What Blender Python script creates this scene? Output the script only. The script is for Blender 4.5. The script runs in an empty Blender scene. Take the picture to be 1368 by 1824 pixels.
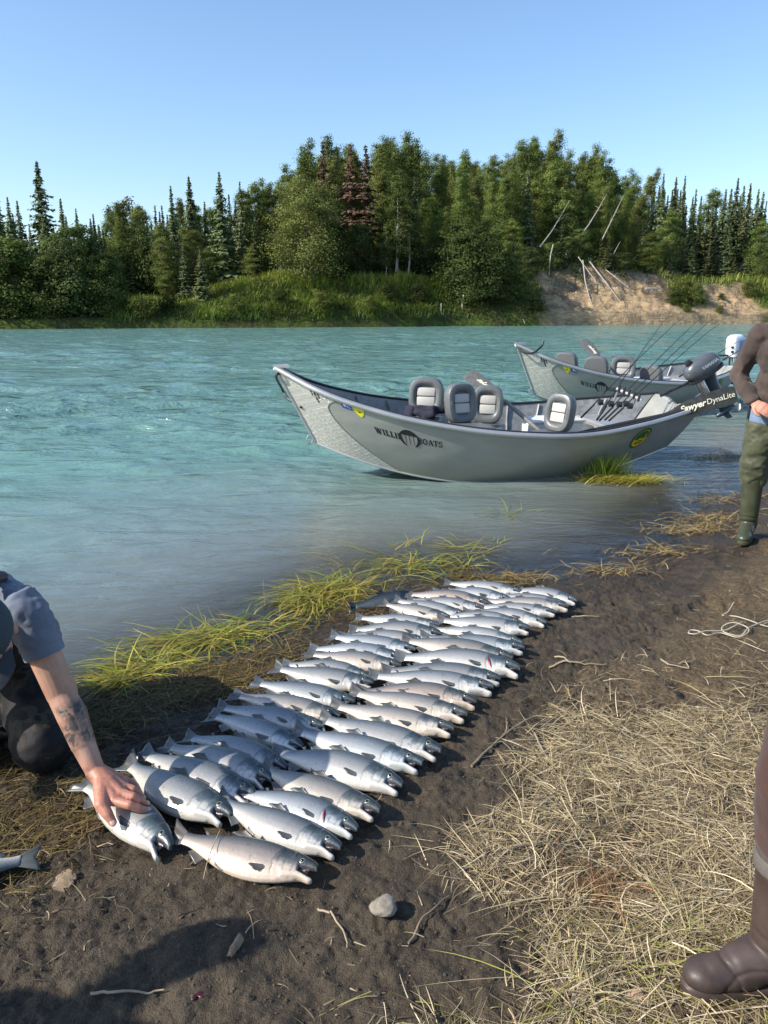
import bpy, bmesh, math, random
import numpy as np
from mathutils import Vector, Matrix

SC = bpy.context.scene
COL = SC.collection
R = math.radians
random.seed(7)
RNG = np.random.default_rng(11)

# ------------------------------------------------------------------ camera, sky, sun, exposure
CAM_H = 1.70
PITCH = R(14.8)
FPX = 1370.0                                   # focal length in pixels of the 1368 x 1824 photograph
cd = bpy.data.cameras.new('camera')
cam = bpy.data.objects.new('camera', cd)
COL.objects.link(cam)
cam.location = (0, 0, CAM_H)
cam.rotation_euler = (R(90) - PITCH, 0, 0)
cd.sensor_fit = 'VERTICAL'
cd.sensor_height = 24.0
cd.lens = 24.0 * FPX / 1824.0
cd.clip_start = 0.05
cd.clip_end = 3000
SC.camera = cam

SUN_EL = R(35)
SUN_TO = Vector((-0.955, -0.30, 0)).normalized()      # towards the sun, on the ground
world = bpy.data.worlds.new('World')
SC.world = world
world.use_nodes = True
wn = world.node_tree
wn.nodes.clear()
wo = wn.nodes.new('ShaderNodeOutputWorld')
wb = wn.nodes.new('ShaderNodeBackground')
ws = wn.nodes.new('ShaderNodeTexSky')
ws.sky_type = 'NISHITA'
ws.sun_disc = False
ws.sun_elevation = SUN_EL
ws.sun_rotation = math.atan2(SUN_TO.x, SUN_TO.y)
ws.altitude = 0
ws.air_density = 1.0
ws.dust_density = 0.9
ws.ozone_density = 3.2
wb.inputs['Strength'].default_value = 0.15
hs = wn.nodes.new('ShaderNodeHueSaturation'); hs.inputs['Saturation'].default_value = 1.04
wn.links.new(ws.outputs[0], hs.inputs['Color']); wn.links.new(hs.outputs[0], wb.inputs[0])
wn.links.new(wb.outputs[0], wo.inputs[0])

sl = bpy.data.lights.new('sun', 'SUN')
sl.energy = 4.6
sl.angle = R(0.5)
sl.color = (1.0, 0.93, 0.82)
sun = bpy.data.objects.new('sun', sl)
COL.objects.link(sun)
sd_ = Vector((SUN_TO.x * math.cos(SUN_EL), SUN_TO.y * math.cos(SUN_EL), math.sin(SUN_EL)))
sun.rotation_euler = sd_.to_track_quat('Z', 'Y').to_euler()
sun.location = (-30, -5, 30)

SC.view_settings.view_transform = 'Standard'
SC.view_settings.look = 'None'
SC.view_settings.gamma = 1
SC.view_settings.exposure = 0.64
SC.view_settings.use_curve_mapping = False
SC.render.engine = 'CYCLES'
SC.cycles.max_bounces = 8
SC.cycles.transparent_max_bounces = 16
SC.cycles.use_denoising = True

# ------------------------------------------------------------------ helpers
cP, sP = math.cos(PITCH), math.sin(PITCH)

def ray(px, py):
    a = (px - 684) / FPX
    b = (912 - py) / FPX
    return a, cP + b * sP, -sP + b * cP

def G(px, py, z=0.0):
    """point of the place at height z seen at that spot of the photograph"""
    dx, dy, dz = ray(px, py)
    t = (z - CAM_H) / dz
    return Vector((dx * t, dy * t, z))

def W(px, py, y):
    """point of the place at ground distance y"""
    dx, dy, dz = ray(px, py)
    t = y / dy
    return Vector((dx * t, y, CAM_H + dz * t))

def _h(ix, iy, iz, s):
    h = (ix.astype(np.int64) * 374761393 + iy.astype(np.int64) * 668265263 + iz.astype(np.int64) * 2147483647 + s * 974634721) & 0xFFFFFFFF
    h = ((h ^ (h >> 13)) * 1274126177) & 0xFFFFFFFF
    h = ((h ^ (h >> 16)) * 2246822519) & 0xFFFFFFFF
    h = h ^ (h >> 15)
    return (h & 0xFFFFFF) / float(0xFFFFFF) * 2 - 1

def vn(x, y, z=None, s=0):
    x = np.asarray(x, float); y = np.asarray(y, float)
    z = np.zeros_like(x) if z is None else np.asarray(z, float)
    ix, iy, iz = np.floor(x), np.floor(y), np.floor(z)
    fx, fy, fz = x - ix, y - iy, z - iz
    fx = fx * fx * (3 - 2 * fx); fy = fy * fy * (3 - 2 * fy); fz = fz * fz * (3 - 2 * fz)
    def c(a, b, d): return _h(ix + a, iy + b, iz + d, s)
    x00 = c(0, 0, 0) * (1 - fx) + c(1, 0, 0) * fx
    x10 = c(0, 1, 0) * (1 - fx) + c(1, 1, 0) * fx
    if not np.any(fz):
        return x00 * (1 - fy) + x10 * fy
    x01 = c(0, 0, 1) * (1 - fx) + c(1, 0, 1) * fx
    x11 = c(0, 1, 1) * (1 - fx) + c(1, 1, 1) * fx
    return (x00 * (1 - fy) + x10 * fy) * (1 - fz) + (x01 * (1 - fy) + x11 * fy) * fz

def fbm(x, y, z=None, o=4, s=0, g=0.5):
    r = 0; a = 1.0
    for k in range(o):
        r = r + a * vn(x * 2 ** k + 17.3 * k, y * 2 ** k - 9.1 * k, None if z is None else z * 2 ** k, s + k)
        a *= g
    return r

def sstep(a, b, x):
    t = np.clip((np.asarray(x, float) - a) / (b - a), 0, 1)
    return t * t * (3 - 2 * t)

def tag(o, label=None, cat=None, group=None, kind=None):
    if label: o['label'] = label
    if cat: o['category'] = cat
    if group: o['group'] = group
    if kind: o['kind'] = kind
    return o

def empty(name, loc=(0, 0, 0), rz=0.0, label=None, cat=None, group=None):
    o = bpy.data.objects.new(name, None)
    o.empty_display_size = 0.1
    o.location = loc
    o.rotation_euler = (0, 0, rz)
    COL.objects.link(o)
    return tag(o, label, cat, group)

def fast_mesh(name, v, quads, smooth=False, mats=(), mi=None):
    """mesh from numpy arrays; quads is (n,3) or (n,4)"""
    me = bpy.data.meshes.new(name)
    v = np.ascontiguousarray(v, dtype=np.float32).reshape(-1, 3)
    q = np.ascontiguousarray(quads, dtype=np.int32)
    n, k = q.shape
    me.vertices.add(len(v)); me.vertices.foreach_set('co', v.ravel())
    me.loops.add(n * k); me.loops.foreach_set('vertex_index', q.ravel())
    me.polygons.add(n)
    me.polygons.foreach_set('loop_start', np.arange(0, n * k, k, dtype=np.int32))
    for m in mats: me.materials.append(m)
    if mi is not None: me.polygons.foreach_set('material_index', np.asarray(mi, dtype=np.int32))
    me.polygons.foreach_set('use_smooth', np.full(n, smooth))
    me.update(calc_edges=True)
    me.validate()
    return me

def fattr(me, name, vals):
    a = me.attributes.new(name, 'FLOAT', 'POINT')
    a.data.foreach_set('value', np.asarray(vals, dtype=np.float32))

def cattr(me, name, cols):
    a = me.attributes.new(name, 'FLOAT_COLOR', 'POINT')
    c = np.ones((len(cols), 4), dtype=np.float32); c[:, :3] = cols
    a.data.foreach_set('color', c.ravel())

def link(name, me, parent=None, loc=None):
    o = bpy.data.objects.new(name, me)
    COL.objects.link(o)
    if parent is not None: o.parent = parent
    if loc is not None: o.location = loc
    return o

class MB:
    """collects shapes into one mesh"""
    def __init__(s): s.v = []; s.f = []; s.m = []
    def add(s, v, f, m=0, M=None):
        b = len(s.v)
        if M is not None: v = [M @ Vector(p) for p in v]
        s.v += [tuple(p) for p in v]
        s.f += [tuple(i + b for i in q) for q in f]
        s.m += [m] * len(f)
        return s
    def box(s, c, size, m=0, M=None):
        x, y, z = [d / 2 for d in size]
        v = [Vector((c[0] + a * x, c[1] + b * y, c[2] + d * z)) for a in (-1, 1) for b in (-1, 1) for d in (-1, 1)]
        f = [(0, 1, 3, 2), (4, 6, 7, 5), (0, 4, 5, 1), (2, 3, 7, 6), (0, 2, 6, 4), (1, 5, 7, 3)]
        return s.add(v, f, m, M)
    def tube(s, pts, rad, n=8, m=0, cap=True, M=None):
        pts = [Vector(p) for p in pts]
        if not hasattr(rad, '__len__'): rad = [rad] * len(pts)
        v = []; f = []
        ref = None
        for i, p in enumerate(pts):
            d = (pts[min(i + 1, len(pts) - 1)] - pts[max(i - 1, 0)])
            d = d.normalized() if d.length > 1e-9 else Vector((0, 0, 1))
            if ref is None:
                ref = Vector((0, 0, 1)) if abs(d.z) < .9 else Vector((1, 0, 0))
            a = d.cross(ref).normalized(); b = a.cross(d).normalized(); ref = b
            for k in range(n):
                t = 2 * math.pi * k / n
                v.append(p + (a * math.cos(t) + b * math.sin(t)) * rad[i])
        for i in range(len(pts) - 1):
            for k in range(n):
                f.append((i * n + k, i * n + (k + 1) % n, (i + 1) * n + (k + 1) % n, (i + 1) * n + k))
        if cap:
            f.append(tuple(range(n - 1, -1, -1)))
            f.append(tuple((len(pts) - 1) * n + k for k in range(n)))
        return s.add(v, f, m, M)
    def rings(s, rings, m=0, cap=True, M=None):
        n = len(rings[0]); v = [p for r in rings for p in r]; f = []
        for i in range(len(rings) - 1):
            for k in range(n):
                f.append((i * n + k, i * n + (k + 1) % n, (i + 1) * n + (k + 1) % n, (i + 1) * n + k))
        if cap:
            f.append(tuple(range(n - 1, -1, -1)))
            f.append(tuple((len(rings) - 1) * n + k for k in range(n)))
        return s.add(v, f, m, M)
    def ell(s, c, r, rot=None, n=16, k=10, m=0):
        M = rot.to_matrix() if rot is not None else Matrix.Identity(3)
        v = [Vector((0, 0, -1))]; f = []
        for j in range(1, k):
            ph = -math.pi / 2 + math.pi * j / k
            for i in range(n):
                t = 2 * math.pi * i / n
                v.append(Vector((math.cos(ph) * math.cos(t), math.cos(ph) * math.sin(t), math.sin(ph))))
        v.append(Vector((0, 0, 1)))
        for i in range(n):
            f.append((0, 1 + (i + 1) % n, 1 + i))
            for j in range(k - 2):
                a = 1 + j * n
                f.append((a + i, a + (i + 1) % n, a + n + (i + 1) % n, a + n + i))
            a = 1 + (k - 2) * n
            f.append((a + i, a + (i + 1) % n, len(v) - 1))
        c = Vector(c)
        return s.add([c + M @ Vector((p.x * r[0], p.y * r[1], p.z * r[2])) for p in v], f, m)
    def rc(s, p0, r0, p1, r1, n=14):
        """tapered capsule"""
        p0, p1 = Vector(p0), Vector(p1)
        d = (p1 - p0).normalized()
        pts = []; rad = []
        for a in (80, 55, 30, 10):
            pts.append(p0 - d * r0 * math.sin(R(a))); rad.append(r0 * math.cos(R(a)))
        for a in (10, 30, 55, 80):
            pts.append(p1 + d * r1 * math.sin(R(a))); rad.append(r1 * math.cos(R(a)))
        return s.tube(pts, rad, n)
    def chain(s, pr, n=14):
        for (p0, r0), (p1, r1) in zip(pr[:-1], pr[1:]): s.rc(p0, r0, p1, r1, n)
        return s
    def mesh(s, name, mats, smooth=True):
        me = bpy.data.meshes.new(name)
        me.from_pydata(s.v, [], s.f)
        if not isinstance(mats, (list, tuple)): mats = [mats]
        for m in mats: me.materials.append(m)
        me.polygons.foreach_set('material_index', s.m)
        me.polygons.foreach_set('use_smooth', [smooth] * len(s.f))
        me.update()
        return me
    def build(s, name, mats, parent=None, smooth=True, off=None, bevel=0.0):
        if off is not None:
            s.v = [tuple(Vector(p) - Vector(off)) for p in s.v]
        me = s.mesh(name, mats, smooth)
        bm = bmesh.new(); bm.from_mesh(me)
        bmesh.ops.recalc_face_normals(bm, faces=bm.faces)
        if bevel:
            bmesh.ops.bevel(bm, geom=[e for e in bm.edges if e.calc_face_angle(0) > 0.6], offset=bevel, segments=2, affect='EDGES', profile=.6)
        bm.to_mesh(me); bm.free()
        if smooth:
            me.set_sharp_from_angle(angle=R(40))
        return link(name, me, parent)

def remeshed(mb, voxel, smooth=4, name='m'):
    """one continuous skin round overlapping shapes"""
    me = mb.mesh(name, [])
    bm = bmesh.new(); bm.from_mesh(me); bmesh.ops.recalc_face_normals(bm, faces=bm.faces); bm.to_mesh(me); bm.free()
    o = bpy.data.objects.new('tmp', me); COL.objects.link(o)
    md = o.modifiers.new('r', 'REMESH'); md.mode = 'VOXEL'; md.voxel_size = voxel; md.use_smooth_shade = True
    if smooth:
        sm = o.modifiers.new('s', 'SMOOTH'); sm.iterations = smooth; sm.factor = 0.5
    dg = bpy.context.evaluated_depsgraph_get()
    out = bpy.data.meshes.new_from_object(o.evaluated_get(dg))
    out.name = name
    bpy.data.objects.remove(o); bpy.data.meshes.remove(me)
    out.polygons.foreach_set('use_smooth', [True] * len(out.polygons))
    return out

def mco(me):
    a = np.empty(len(me.vertices) * 3, np.float32); me.vertices.foreach_get('co', a); return a.reshape(-1, 3)
def mno(me):
    a = np.empty(len(me.vertices) * 3, np.float32); me.vertices.foreach_get('normal', a); return a.reshape(-1, 3)
def mset(me, v):
    me.vertices.foreach_set('co', np.ascontiguousarray(v, dtype=np.float32).ravel()); me.update()

# ------------------------------------------------------------------ materials
class NT:
    def __init__(s, name):
        s.m = bpy.data.materials.new(name); s.m.use_nodes = True
        s.t = s.m.node_tree; s.p = s.t.nodes['Principled BSDF']; s.o = s.t.nodes['Material Output']
    def n(s, typ, **kw):
        x = s.t.nodes.new('ShaderNode' + typ)
        for k, v in kw.items(): setattr(x, k, v)
        return x
    def l(s, a, b): s.t.links.new(a, b)
    def attr(s, name): return s.n('Attribute', attribute_name=name)
    def coord(s, kind='Object', scale=None):
        c = s.n('TexCoord'); o = c.outputs[kind]
        if scale is not None:
            mp = s.n('Mapping'); mp.inputs['Scale'].default_value = scale; s.l(o, mp.inputs[0]); o = mp.outputs[0]
        return o
    def noise(s, vec, scale, detail=4, rough=.55, dist=0):
        x = s.n('TexNoise'); x.inputs['Scale'].default_value = scale; x.inputs['Detail'].default_value = detail
        x.inputs['Roughness'].default_value = rough; x.inputs['Distortion'].default_value = dist
        if vec is not None: s.l(vec, x.inputs['Vector'])
        return x.outputs['Fac']
    def ramp(s, fac, stops):
        x = s.n('ValToRGB'); e = x.color_ramp.elements
        while len(e) < len(stops): e.new(0.5)
        for i, (p, c) in enumerate(stops):
            e[i].position = p; e[i].color = (*c, 1) if hasattr(c, '__len__') else (c, c, c, 1)
        s.l(fac, x.inputs[0]); return x.outputs[0]
    def math(s, op, a, b=0.5):
        x = s.n('Math', operation=op)
        for i, q in enumerate((a, b)):
            if isinstance(q, (int, float)): x.inputs[i].default_value = q
            else: s.l(q, x.inputs[i])
        return x.outputs[0]
    def mix(s, fac, a, b, bt='MIX'):
        x = s.n('MixRGB', blend_type=bt)
        for i, q in enumerate((fac, a, b)):
            if isinstance(q, (int, float)): x.inputs[i].default_value = q
            elif isinstance(q, tuple): x.inputs[i].default_value = (*q, 1)
            else: s.l(q, x.inputs[i])
        return x.outputs[0]
    def bump(s, h, strength=.3, dist=.01, nrm=None):
        x = s.n('Bump'); x.inputs['Strength'].default_value = strength; x.inputs['Distance'].default_value = dist
        s.l(h, x.inputs['Height'])
        if nrm is not None: s.l(nrm, x.inputs['Normal'])
        return x.outputs[0]
    def set(s, **kw):
        names = dict(color='Base Color', rough='Roughness', metal='Metallic', normal='Normal', spec='Specular IOR Level', ior='IOR',
                     coat='Coat Weight', coatr='Coat Roughness', sss='Subsurface Weight', sheen='Sheen Weight', trans='Transmission Weight')
        for k, v in kw.items():
            i = s.p.inputs[names[k]]
            if isinstance(v, (int, float)): i.default_value = v
            elif isinstance(v, tuple): i.default_value = (*v, 1)
            else: s.l(v, i)
        return s

def simple(name, col, rough=.6, metal=0.0, var=.25, scale=30, bump=.0, bd=.002, spec=.5, coord='Object'):
    """a plain material with grain: colour varies by var and the surface has fine relief"""
    s = NT(name)
    f = s.noise(s.coord(coord), scale, 5)
    lo = tuple(c * (1 - var) for c in col); hi = tuple(min(1, c * (1 + var)) for c in col)
    s.set(color=s.ramp(f, [(.3, lo), (.7, hi)]), rough=s.ramp(f, [(.3, max(0, rough - .08)), (.7, min(1, rough + .08))]), metal=metal, spec=spec)
    if bump: s.set(normal=s.bump(s.noise(s.coord(coord), scale * 3, 4), bump, bd))
    return s.m

def vcol_mat(name, rough=.7, trans=.0, spec=.3, bright=1.0):
    s = NT(name)
    c = s.attr('tint').outputs['Color']
    oi = s.n('ObjectInfo')
    c = s.mix(1.0, c, oi.outputs['Color'], 'MULTIPLY')
    s.set(color=c, rough=rough, spec=spec)
    if trans:
        tr = s.n('BsdfTranslucent'); s.l(s.mix(1.0, c, (1.15, 1.2, .7), 'MULTIPLY'), tr.inputs[0])
        mx = s.n('MixShader'); mx.inputs[0].default_value = trans
        s.l(s.p.outputs[0], mx.inputs[1]); s.l(tr.outputs[0], mx.inputs[2]); s.l(mx.outputs[0], s.o.inputs[0])
    return s.m

M_leaf = vcol_mat('leaf', .75, .32, .12)
M_needle = vcol_mat('needle', .7, .08, .2)
M_blade = vcol_mat('grass_blade', .6, .25, .3)
M_straw = vcol_mat('straw', .75, .12, .2)
M_bark = simple('bark', (.10, .08, .06), .9, var=.4, scale=6, bump=.6, bd=.03)
M_birch = NT('birch_bark')
_c = M_birch.coord('Object', (1, 1, 4))
M_birch.set(color=M_birch.ramp(M_birch.noise(_c, 3, 5), [(.36, (.08, .07, .06)), (.45, (.55, .52, .46)), (.8, (.62, .60, .55))]), rough=.8)
M_birch = M_birch.m
M_dead = simple('dead_wood', (.36, .33, .29), .85, var=.3, scale=5, bump=.4, bd=.02)

# ------------------------------------------------------------------ near ground: the muddy bank and the river bed
SH = np.array([(-40, -4), (-12, 1.1), (-5, 2.0), (-2.2, 2.62), (-1.42, 2.80), (-1.22, 2.95), (-.99, 3.19), (-.71, 3.38), (-.38, 3.85), (-.15, 4.30), (.2, 4.60), (.72, 4.72),
               (1.15, 4.68), (1.5, 4.9), (2.16, 5.48), (2.57, 6.11), (3.29, 6.99), (3.88, 7.59), (5.2, 8.9), (8, 11.3), (14, 15.5), (40, 27), (160, 60)], float)

def shore_dist(x, y):
    """signed distance to the water's edge, positive on land"""
    x = np.asarray(x, float); y = np.asarray(y, float)
    best = np.full(x.shape, 1e9); sg = np.ones(x.shape)
    for (ax, ay), (bx, by) in zip(SH[:-1], SH[1:]):
        dx, dy = bx - ax, by - ay; L2 = dx * dx + dy * dy
        t = np.clip(((x - ax) * dx + (y - ay) * dy) / L2, 0, 1)
        ex, ey = x - ax - t * dx, y - ay - t * dy
        d = np.hypot(ex, ey)
        c = dx * (y - ay) - dy * (x - ax)
        m = d < best
        best = np.where(m, d, best); sg = np.where(m, np.where(c < 0, 1.0, -1.0), sg)
    return best * sg

def ground_smooth(x, y):
    sd = shore_dist(x, y) + .06 * vn(np.asarray(x) * 3.1, np.asarray(y) * 3.1, s=3) + .03 * vn(np.asarray(x) * 9, np.asarray(y) * 9, s=4)
    land = .125 * (1 - np.exp(-np.maximum(sd, 0) / 1.5)) + .004 * np.maximum(sd - 3, 0)
    q = np.maximum(-sd, 0)
    wat = -(.055 * q + .13 * np.maximum(q - .6, 0) ** 1.15)
    wat = np.maximum(wat, -2.2)
    h = np.where(sd > 0, land, wat)
    h = h + .10 * np.exp(-(((x - 4.05) / .42) ** 2 + ((y - 9.1) / .22) ** 2))
    h = h + .05 * np.exp(-(((x - 3.7) / .25) ** 2 + ((y - 8.55) / .12) ** 2))
    return h

def straw_mask(x, y):
    """how much dead grass lies on the ground (0 mud, 1 covered)"""
    x = np.asarray(x, float); y = np.asarray(y, float)
    # edge of the straw: from low left to far right
    e = np.interp(y, [1.2, 1.45, 1.75, 2.1, 2.5, 2.9, 3.4, 4.2, 6, 9], [.02, .05, .26, .36, .50, .66, .98, 1.75, 3.2, 6])
    m = sstep(-.06, .36, x - e + .20 * fbm(x * 3, y * 3, o=3, s=21))
    return m

def ground_h(x, y):
    x = np.asarray(x, float); y = np.asarray(y, float)
    h = ground_smooth(x, y)
    sd = shore_dist(x, y)
    near = sstep(11, 5, y) * sstep(-.35, .25, sd) * sstep(7, 4, np.abs(x))
    lump = .011 * fbm(x * 5, y * 5, o=3, s=31) + .009 * fbm(x * 17, y * 17, o=2, s=41) + .011 * (np.abs(fbm(x * 34, y * 34, o=2, s=51)) - .3) * (.6 + .6 * vn(x * 3, y * 3, s=52)) + .0055 * (np.abs(fbm(x * 62, y * 62, o=2, s=61)) - .3) + .0030 * vn(x * 105, y * 105, s=62)
    # boot holes trodden into the softer mud
    p = vn(x * 5.2 + 3, y * 4.2, s=71) + .35 * vn(x * 14, y * 14, s=72)
    soft = np.exp(-(((x - 1.35) / .9) ** 2 + ((y - 3.9) / 1.1) ** 2))
    hole = sstep(.55, .95, p) * (.008 + .03 * soft)
    return h + near * (lump - hole)

def axis(pts):
    """uneven spacing: list of (start, step) pairs"""
    out = []
    for (a, st), (b, _) in zip(pts[:-1], pts[1:]):
        n = max(1, int(round((b - a) / st)))
        out += list(a + (b - a) * np.arange(n) / n)
    out.append(pts[-1][0])
    return np.array(out)

def grid_mesh(name, xs, ys, hf, mats, smooth=True):
    X, Y = np.meshgrid(xs, ys)
    Z = hf(X, Y)
    v = np.stack([X, Y, Z], -1).reshape(-1, 3)
    nx, ny = len(xs), len(ys)
    i = np.arange(nx - 1)[None, :] + nx * np.arange(ny - 1)[:, None]
    q = np.stack([i, i + 1, i + 1 + nx, i + nx], -1).reshape(-1, 4)
    return fast_mesh(name, v, q, smooth, mats), X, Y, Z

s = NT('mud')
co = s.coord('Object')
n1 = s.noise(co, 2.2, 5); n2 = s.noise(co, 14, 5); n3 = s.noise(co, 60, 4, .7); n4 = s.noise(co, 190, 3, .7)
mud = s.ramp(n2, [(.25, (.030, .022, .015)), (.5, (.058, .044, .029)), (.75, (.092, .070, .046))])
mud = s.mix(s.ramp(n1, [(.35, .0), (.7, .55)]), mud, (.085, .070, .050))
mud = s.mix(s.ramp(n3, [(.55, 0.), (.75, .6)]), mud, (.14, .112, .078))
mud = s.mix(s.ramp(n3, [(.2, .7), (.42, 0.)]), mud, (.030, .024, .018))
thatch = s.ramp(n3, [(.3, (.05, .036, .02)), (.55, (.14, .10, .055)), (.75, (.24, .18, .10))])
mud = s.mix(s.math('MULTIPLY', s.attr('straw').outputs['Fac'], .75), mud, thatch)
wet = s.attr('wet').outputs['Fac']
mud = s.mix(wet, mud, s.mix(1.0, mud, (.62, .57, .50), 'MULTIPLY'))
s.set(color=mud, rough=s.mix(wet, s.ramp(n2, [(.3, .62), (.7, .85)]), (.34, .34, .34)), spec=.25)
s.set(normal=s.bump(n4, .8, .006, s.bump(n3, .9, .014)))
M_mud = s.m

xs = axis([(-160, 12), (-30, 2.5), (-8, .4), (-2.6, .05), (-1.9, .0088), (1.75, .016), (3.6, .06), (6, .4), (14, 2.5), (40, 15), (170, 1)])
ys = axis([(-60, 6), (-6, .5), (.6, .05), (1.25, .0085), (3.3, .014), (5.4, .035), (8, .12), (13, .8), (30, 5), (130, 1)])
me, X, Y, Z = grid_mesh('ground', xs, ys, ground_h, [M_mud])
fattr(me, 'straw', straw_mask(X, Y).ravel())
fattr(me, 'wet', (sstep(.05, .004, ground_smooth(X, Y)) * .9 * sstep(-.10, -.02, ground_smooth(X, Y)) + .35 * sstep(.1, .6, fbm(X * 2.3, Y * 2.3, o=3, s=91)) * sstep(.6, .1, straw_mask(X, Y))).clip(0, 1).ravel())
tag(link('ground', me), kind='structure')

def gz(x, y): return float(ground_h(np.array([x]), np.array([y]))[0])
def gs(x, y): return float(ground_smooth(np.array([x]), np.array([y]))[0])

# ------------------------------------------------------------------ river
s = NT('river_water')
co = s.coord('Object')
dep = s.attr('depth').outputs['Fac']
turb = s.ramp(dep, [(0.0, (.165, .155, .125)), (.10, (.165, .18, .162)), (.30, (.148, .193, .182)), (1.0, (.118, .230, .205))])
lo = s.noise(s.coord('Object', (.05, .16, 1)), 1.0, 4)
turb = s.mix(1.0, turb, s.ramp(lo, [(.3, (.88, .92, .92)), (.7, (1.1, 1.08, 1.06))]), 'MULTIPLY')
w1 = s.noise(s.coord('Object', (.55, 1.5, 1)), 1.0, 6, .62, .4)
w2 = s.noise(s.coord('Object', (3.0, 7.0, 1)), 1.0, 4, .6, .6)
far = s.attr('far').outputs['Fac']
b1 = s.n('Bump'); b1.inputs['Distance'].default_value = .42; s.l(w1, b1.inputs['Height']); s.l(s.math('MULTIPLY', far, 1.0), b1.inputs['Strength'])
b2 = s.n('Bump'); b2.inputs['Distance'].default_value = .075; s.l(w2, b2.inputs['Height']); s.l(b1.outputs[0], b2.inputs['Normal'])
s.l(s.math('ADD', s.math('MULTIPLY', far, .40), .22), b2.inputs['Strength'])
rid = s.noise(s.coord('Object', (.30, 1.3, 1)), 1.0, 3, .5, .3)
rid = s.math('POWER', s.math('SUBTRACT', 1.0, s.math('MULTIPLY', s.math('ABSOLUTE', s.math('SUBTRACT', rid, .5)), 3.2)), 5.0)
b3 = s.n('Bump'); b3.inputs['Distance'].default_value = .10; s.l(rid, b3.inputs['Height']); s.l(s.math('MULTIPLY', far, .7), b3.inputs['Strength']); s.l(b2.outputs[0], b3.inputs['Normal'])
b2 = b3
s.set(color=turb, rough=.10, ior=1.333, normal=b2.outputs[0], spec=.5)
glass_t = s.n('BsdfTransparent')
gl = s.n('BsdfGlossy'); gl.inputs['Roughness'].default_value = .05; s.l(b2.outputs[0], gl.inputs['Normal'])
fr = s.n('Fresnel'); fr.inputs['IOR'].default_value = 1.333; s.l(b2.outputs[0], fr.inputs['Normal'])
cl = s.n('MixShader'); s.l(fr.outputs[0], cl.inputs[0]); s.l(glass_t.outputs[0], cl.inputs[1]); s.l(gl.outputs[0], cl.inputs[2])
mx = s.n('MixShader'); s.l(s.attr('clear').outputs['Fac'], mx.inputs[0]); s.l(s.p.outputs[0], mx.inputs[1]); s.l(cl.outputs[0], mx.inputs[2])
s.l(mx.outputs[0], s.o.inputs[0])
M_water = s.m

wave_list = []
_wr = np.random.default_rng(5)
for k in range(46):
    lam = .16 * (2.6 / .16) ** (_wr.random())
    th = R(96) + _wr.normal() * R(34)
    wave_list.append((2 * math.pi / lam * math.cos(th), 2 * math.pi / lam * math.sin(th), _wr.random() * 6.28, lam))

def water_h(x, y):
    x = np.asarray(x, float); y = np.asarray(y, float)
    d = -ground_smooth(x, y)
    calm = sstep(.0, 1.1, d) ** .8 * .9 + .10
    patch = .75 + .45 * fbm(x * .35, y * .6, o=3, s=13)
    wx = x + .25 * vn(x * .8, y * .8, s=14); wy = y + .25 * vn(x * .8 + 9, y * .8, s=15)
    z = 0
    dist = np.hypot(x, y)
    for kx, ky, ph, lam in wave_list:
        vis = sstep(lam / .016, lam / .05, dist)          # the mesh is coarser far away
        z = z + .0080 * lam ** 1.0 * np.sin(kx * wx + ky * wy + ph) * vis
    shallow = sstep(.0, .25, d)
    rx, ry = wx * .42 + wy * .10, wy * 1.55 - wx * .42
    rg = np.clip(1 - 2.6 * np.abs(fbm(rx, ry, o=2, s=201, g=.35)), 0, 1) ** 3 * np.clip(.3 + 1.2 * fbm(x * .22, y * .5, o=2, s=205), 0, 1)
    rg2 = np.clip(1 - 2.2 * np.abs(fbm(rx * 2.7 + 5, ry * 2.4, o=2, s=211, g=.4)), 0, 1) ** 2 * sstep(13, 7, dist)
    return (z * calm * patch + .030 * rg * calm * sstep(26, 14, dist) + .0075 * rg2 * calm) * (0.2 + .8 * shallow) - .003

xs = axis([(-160, 10), (-60, 2), (-22, .5), (-8, .12), (-3, .05), (-1.6, .035), (4.5, .06), (9, .2), (22, .6), (60, 3), (170, 1)])
ys = axis([(-1, .5), (1.8, .045), (3.0, .025), (6.5, .03), (9, .045), (13, .08), (20, .16), (36, .35), (64, .8), (130, 1)])
me, X, Y, Z = grid_mesh('river', xs, ys, water_h, [M_water])
D = -ground_smooth(X, Y)
fattr(me, 'depth', D.clip(0, 2).ravel())
fattr(me, 'clear', np.exp(-np.maximum(D, 0) * 9.0).clip(0, .9).ravel())
fattr(me, 'far', (sstep(4, 16, np.hypot(X, Y)) * sstep(.0, .4, D)).ravel())
tag(link('river', me), kind='structure')

# ------------------------------------------------------------------ far bank
FBX = [-220, -80, -34, 0, 46, 120, 260]
FBY = [26, 56, 68, 77, 92, 118, 160]

def far_shore(x):
    return np.interp(x, FBX, FBY) + .9 * vn(np.asarray(x) * .13, np.zeros_like(np.asarray(x, float)), s=5)

def sand_mask(x, y):
    x = np.asarray(x, float); y = np.asarray(y, float)
    q = (y - far_shore(x)) * .95
    n = fbm(x * .45, y * .45, o=3, s=6)
    a = sstep(15.6, 17.6, x + 1.2 * n) * sstep(45.5, 43.5, x + 1.2 * n)
    a = a * sstep(7.2, 5.8, q + 1.5 * n)
    green = np.exp(-(((x - 35.2) / 2.4) ** 2)) * sstep(.8, 2.2, q + .6 * n)
    return np.clip(a - 1.3 * green, 0, 1)

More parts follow.
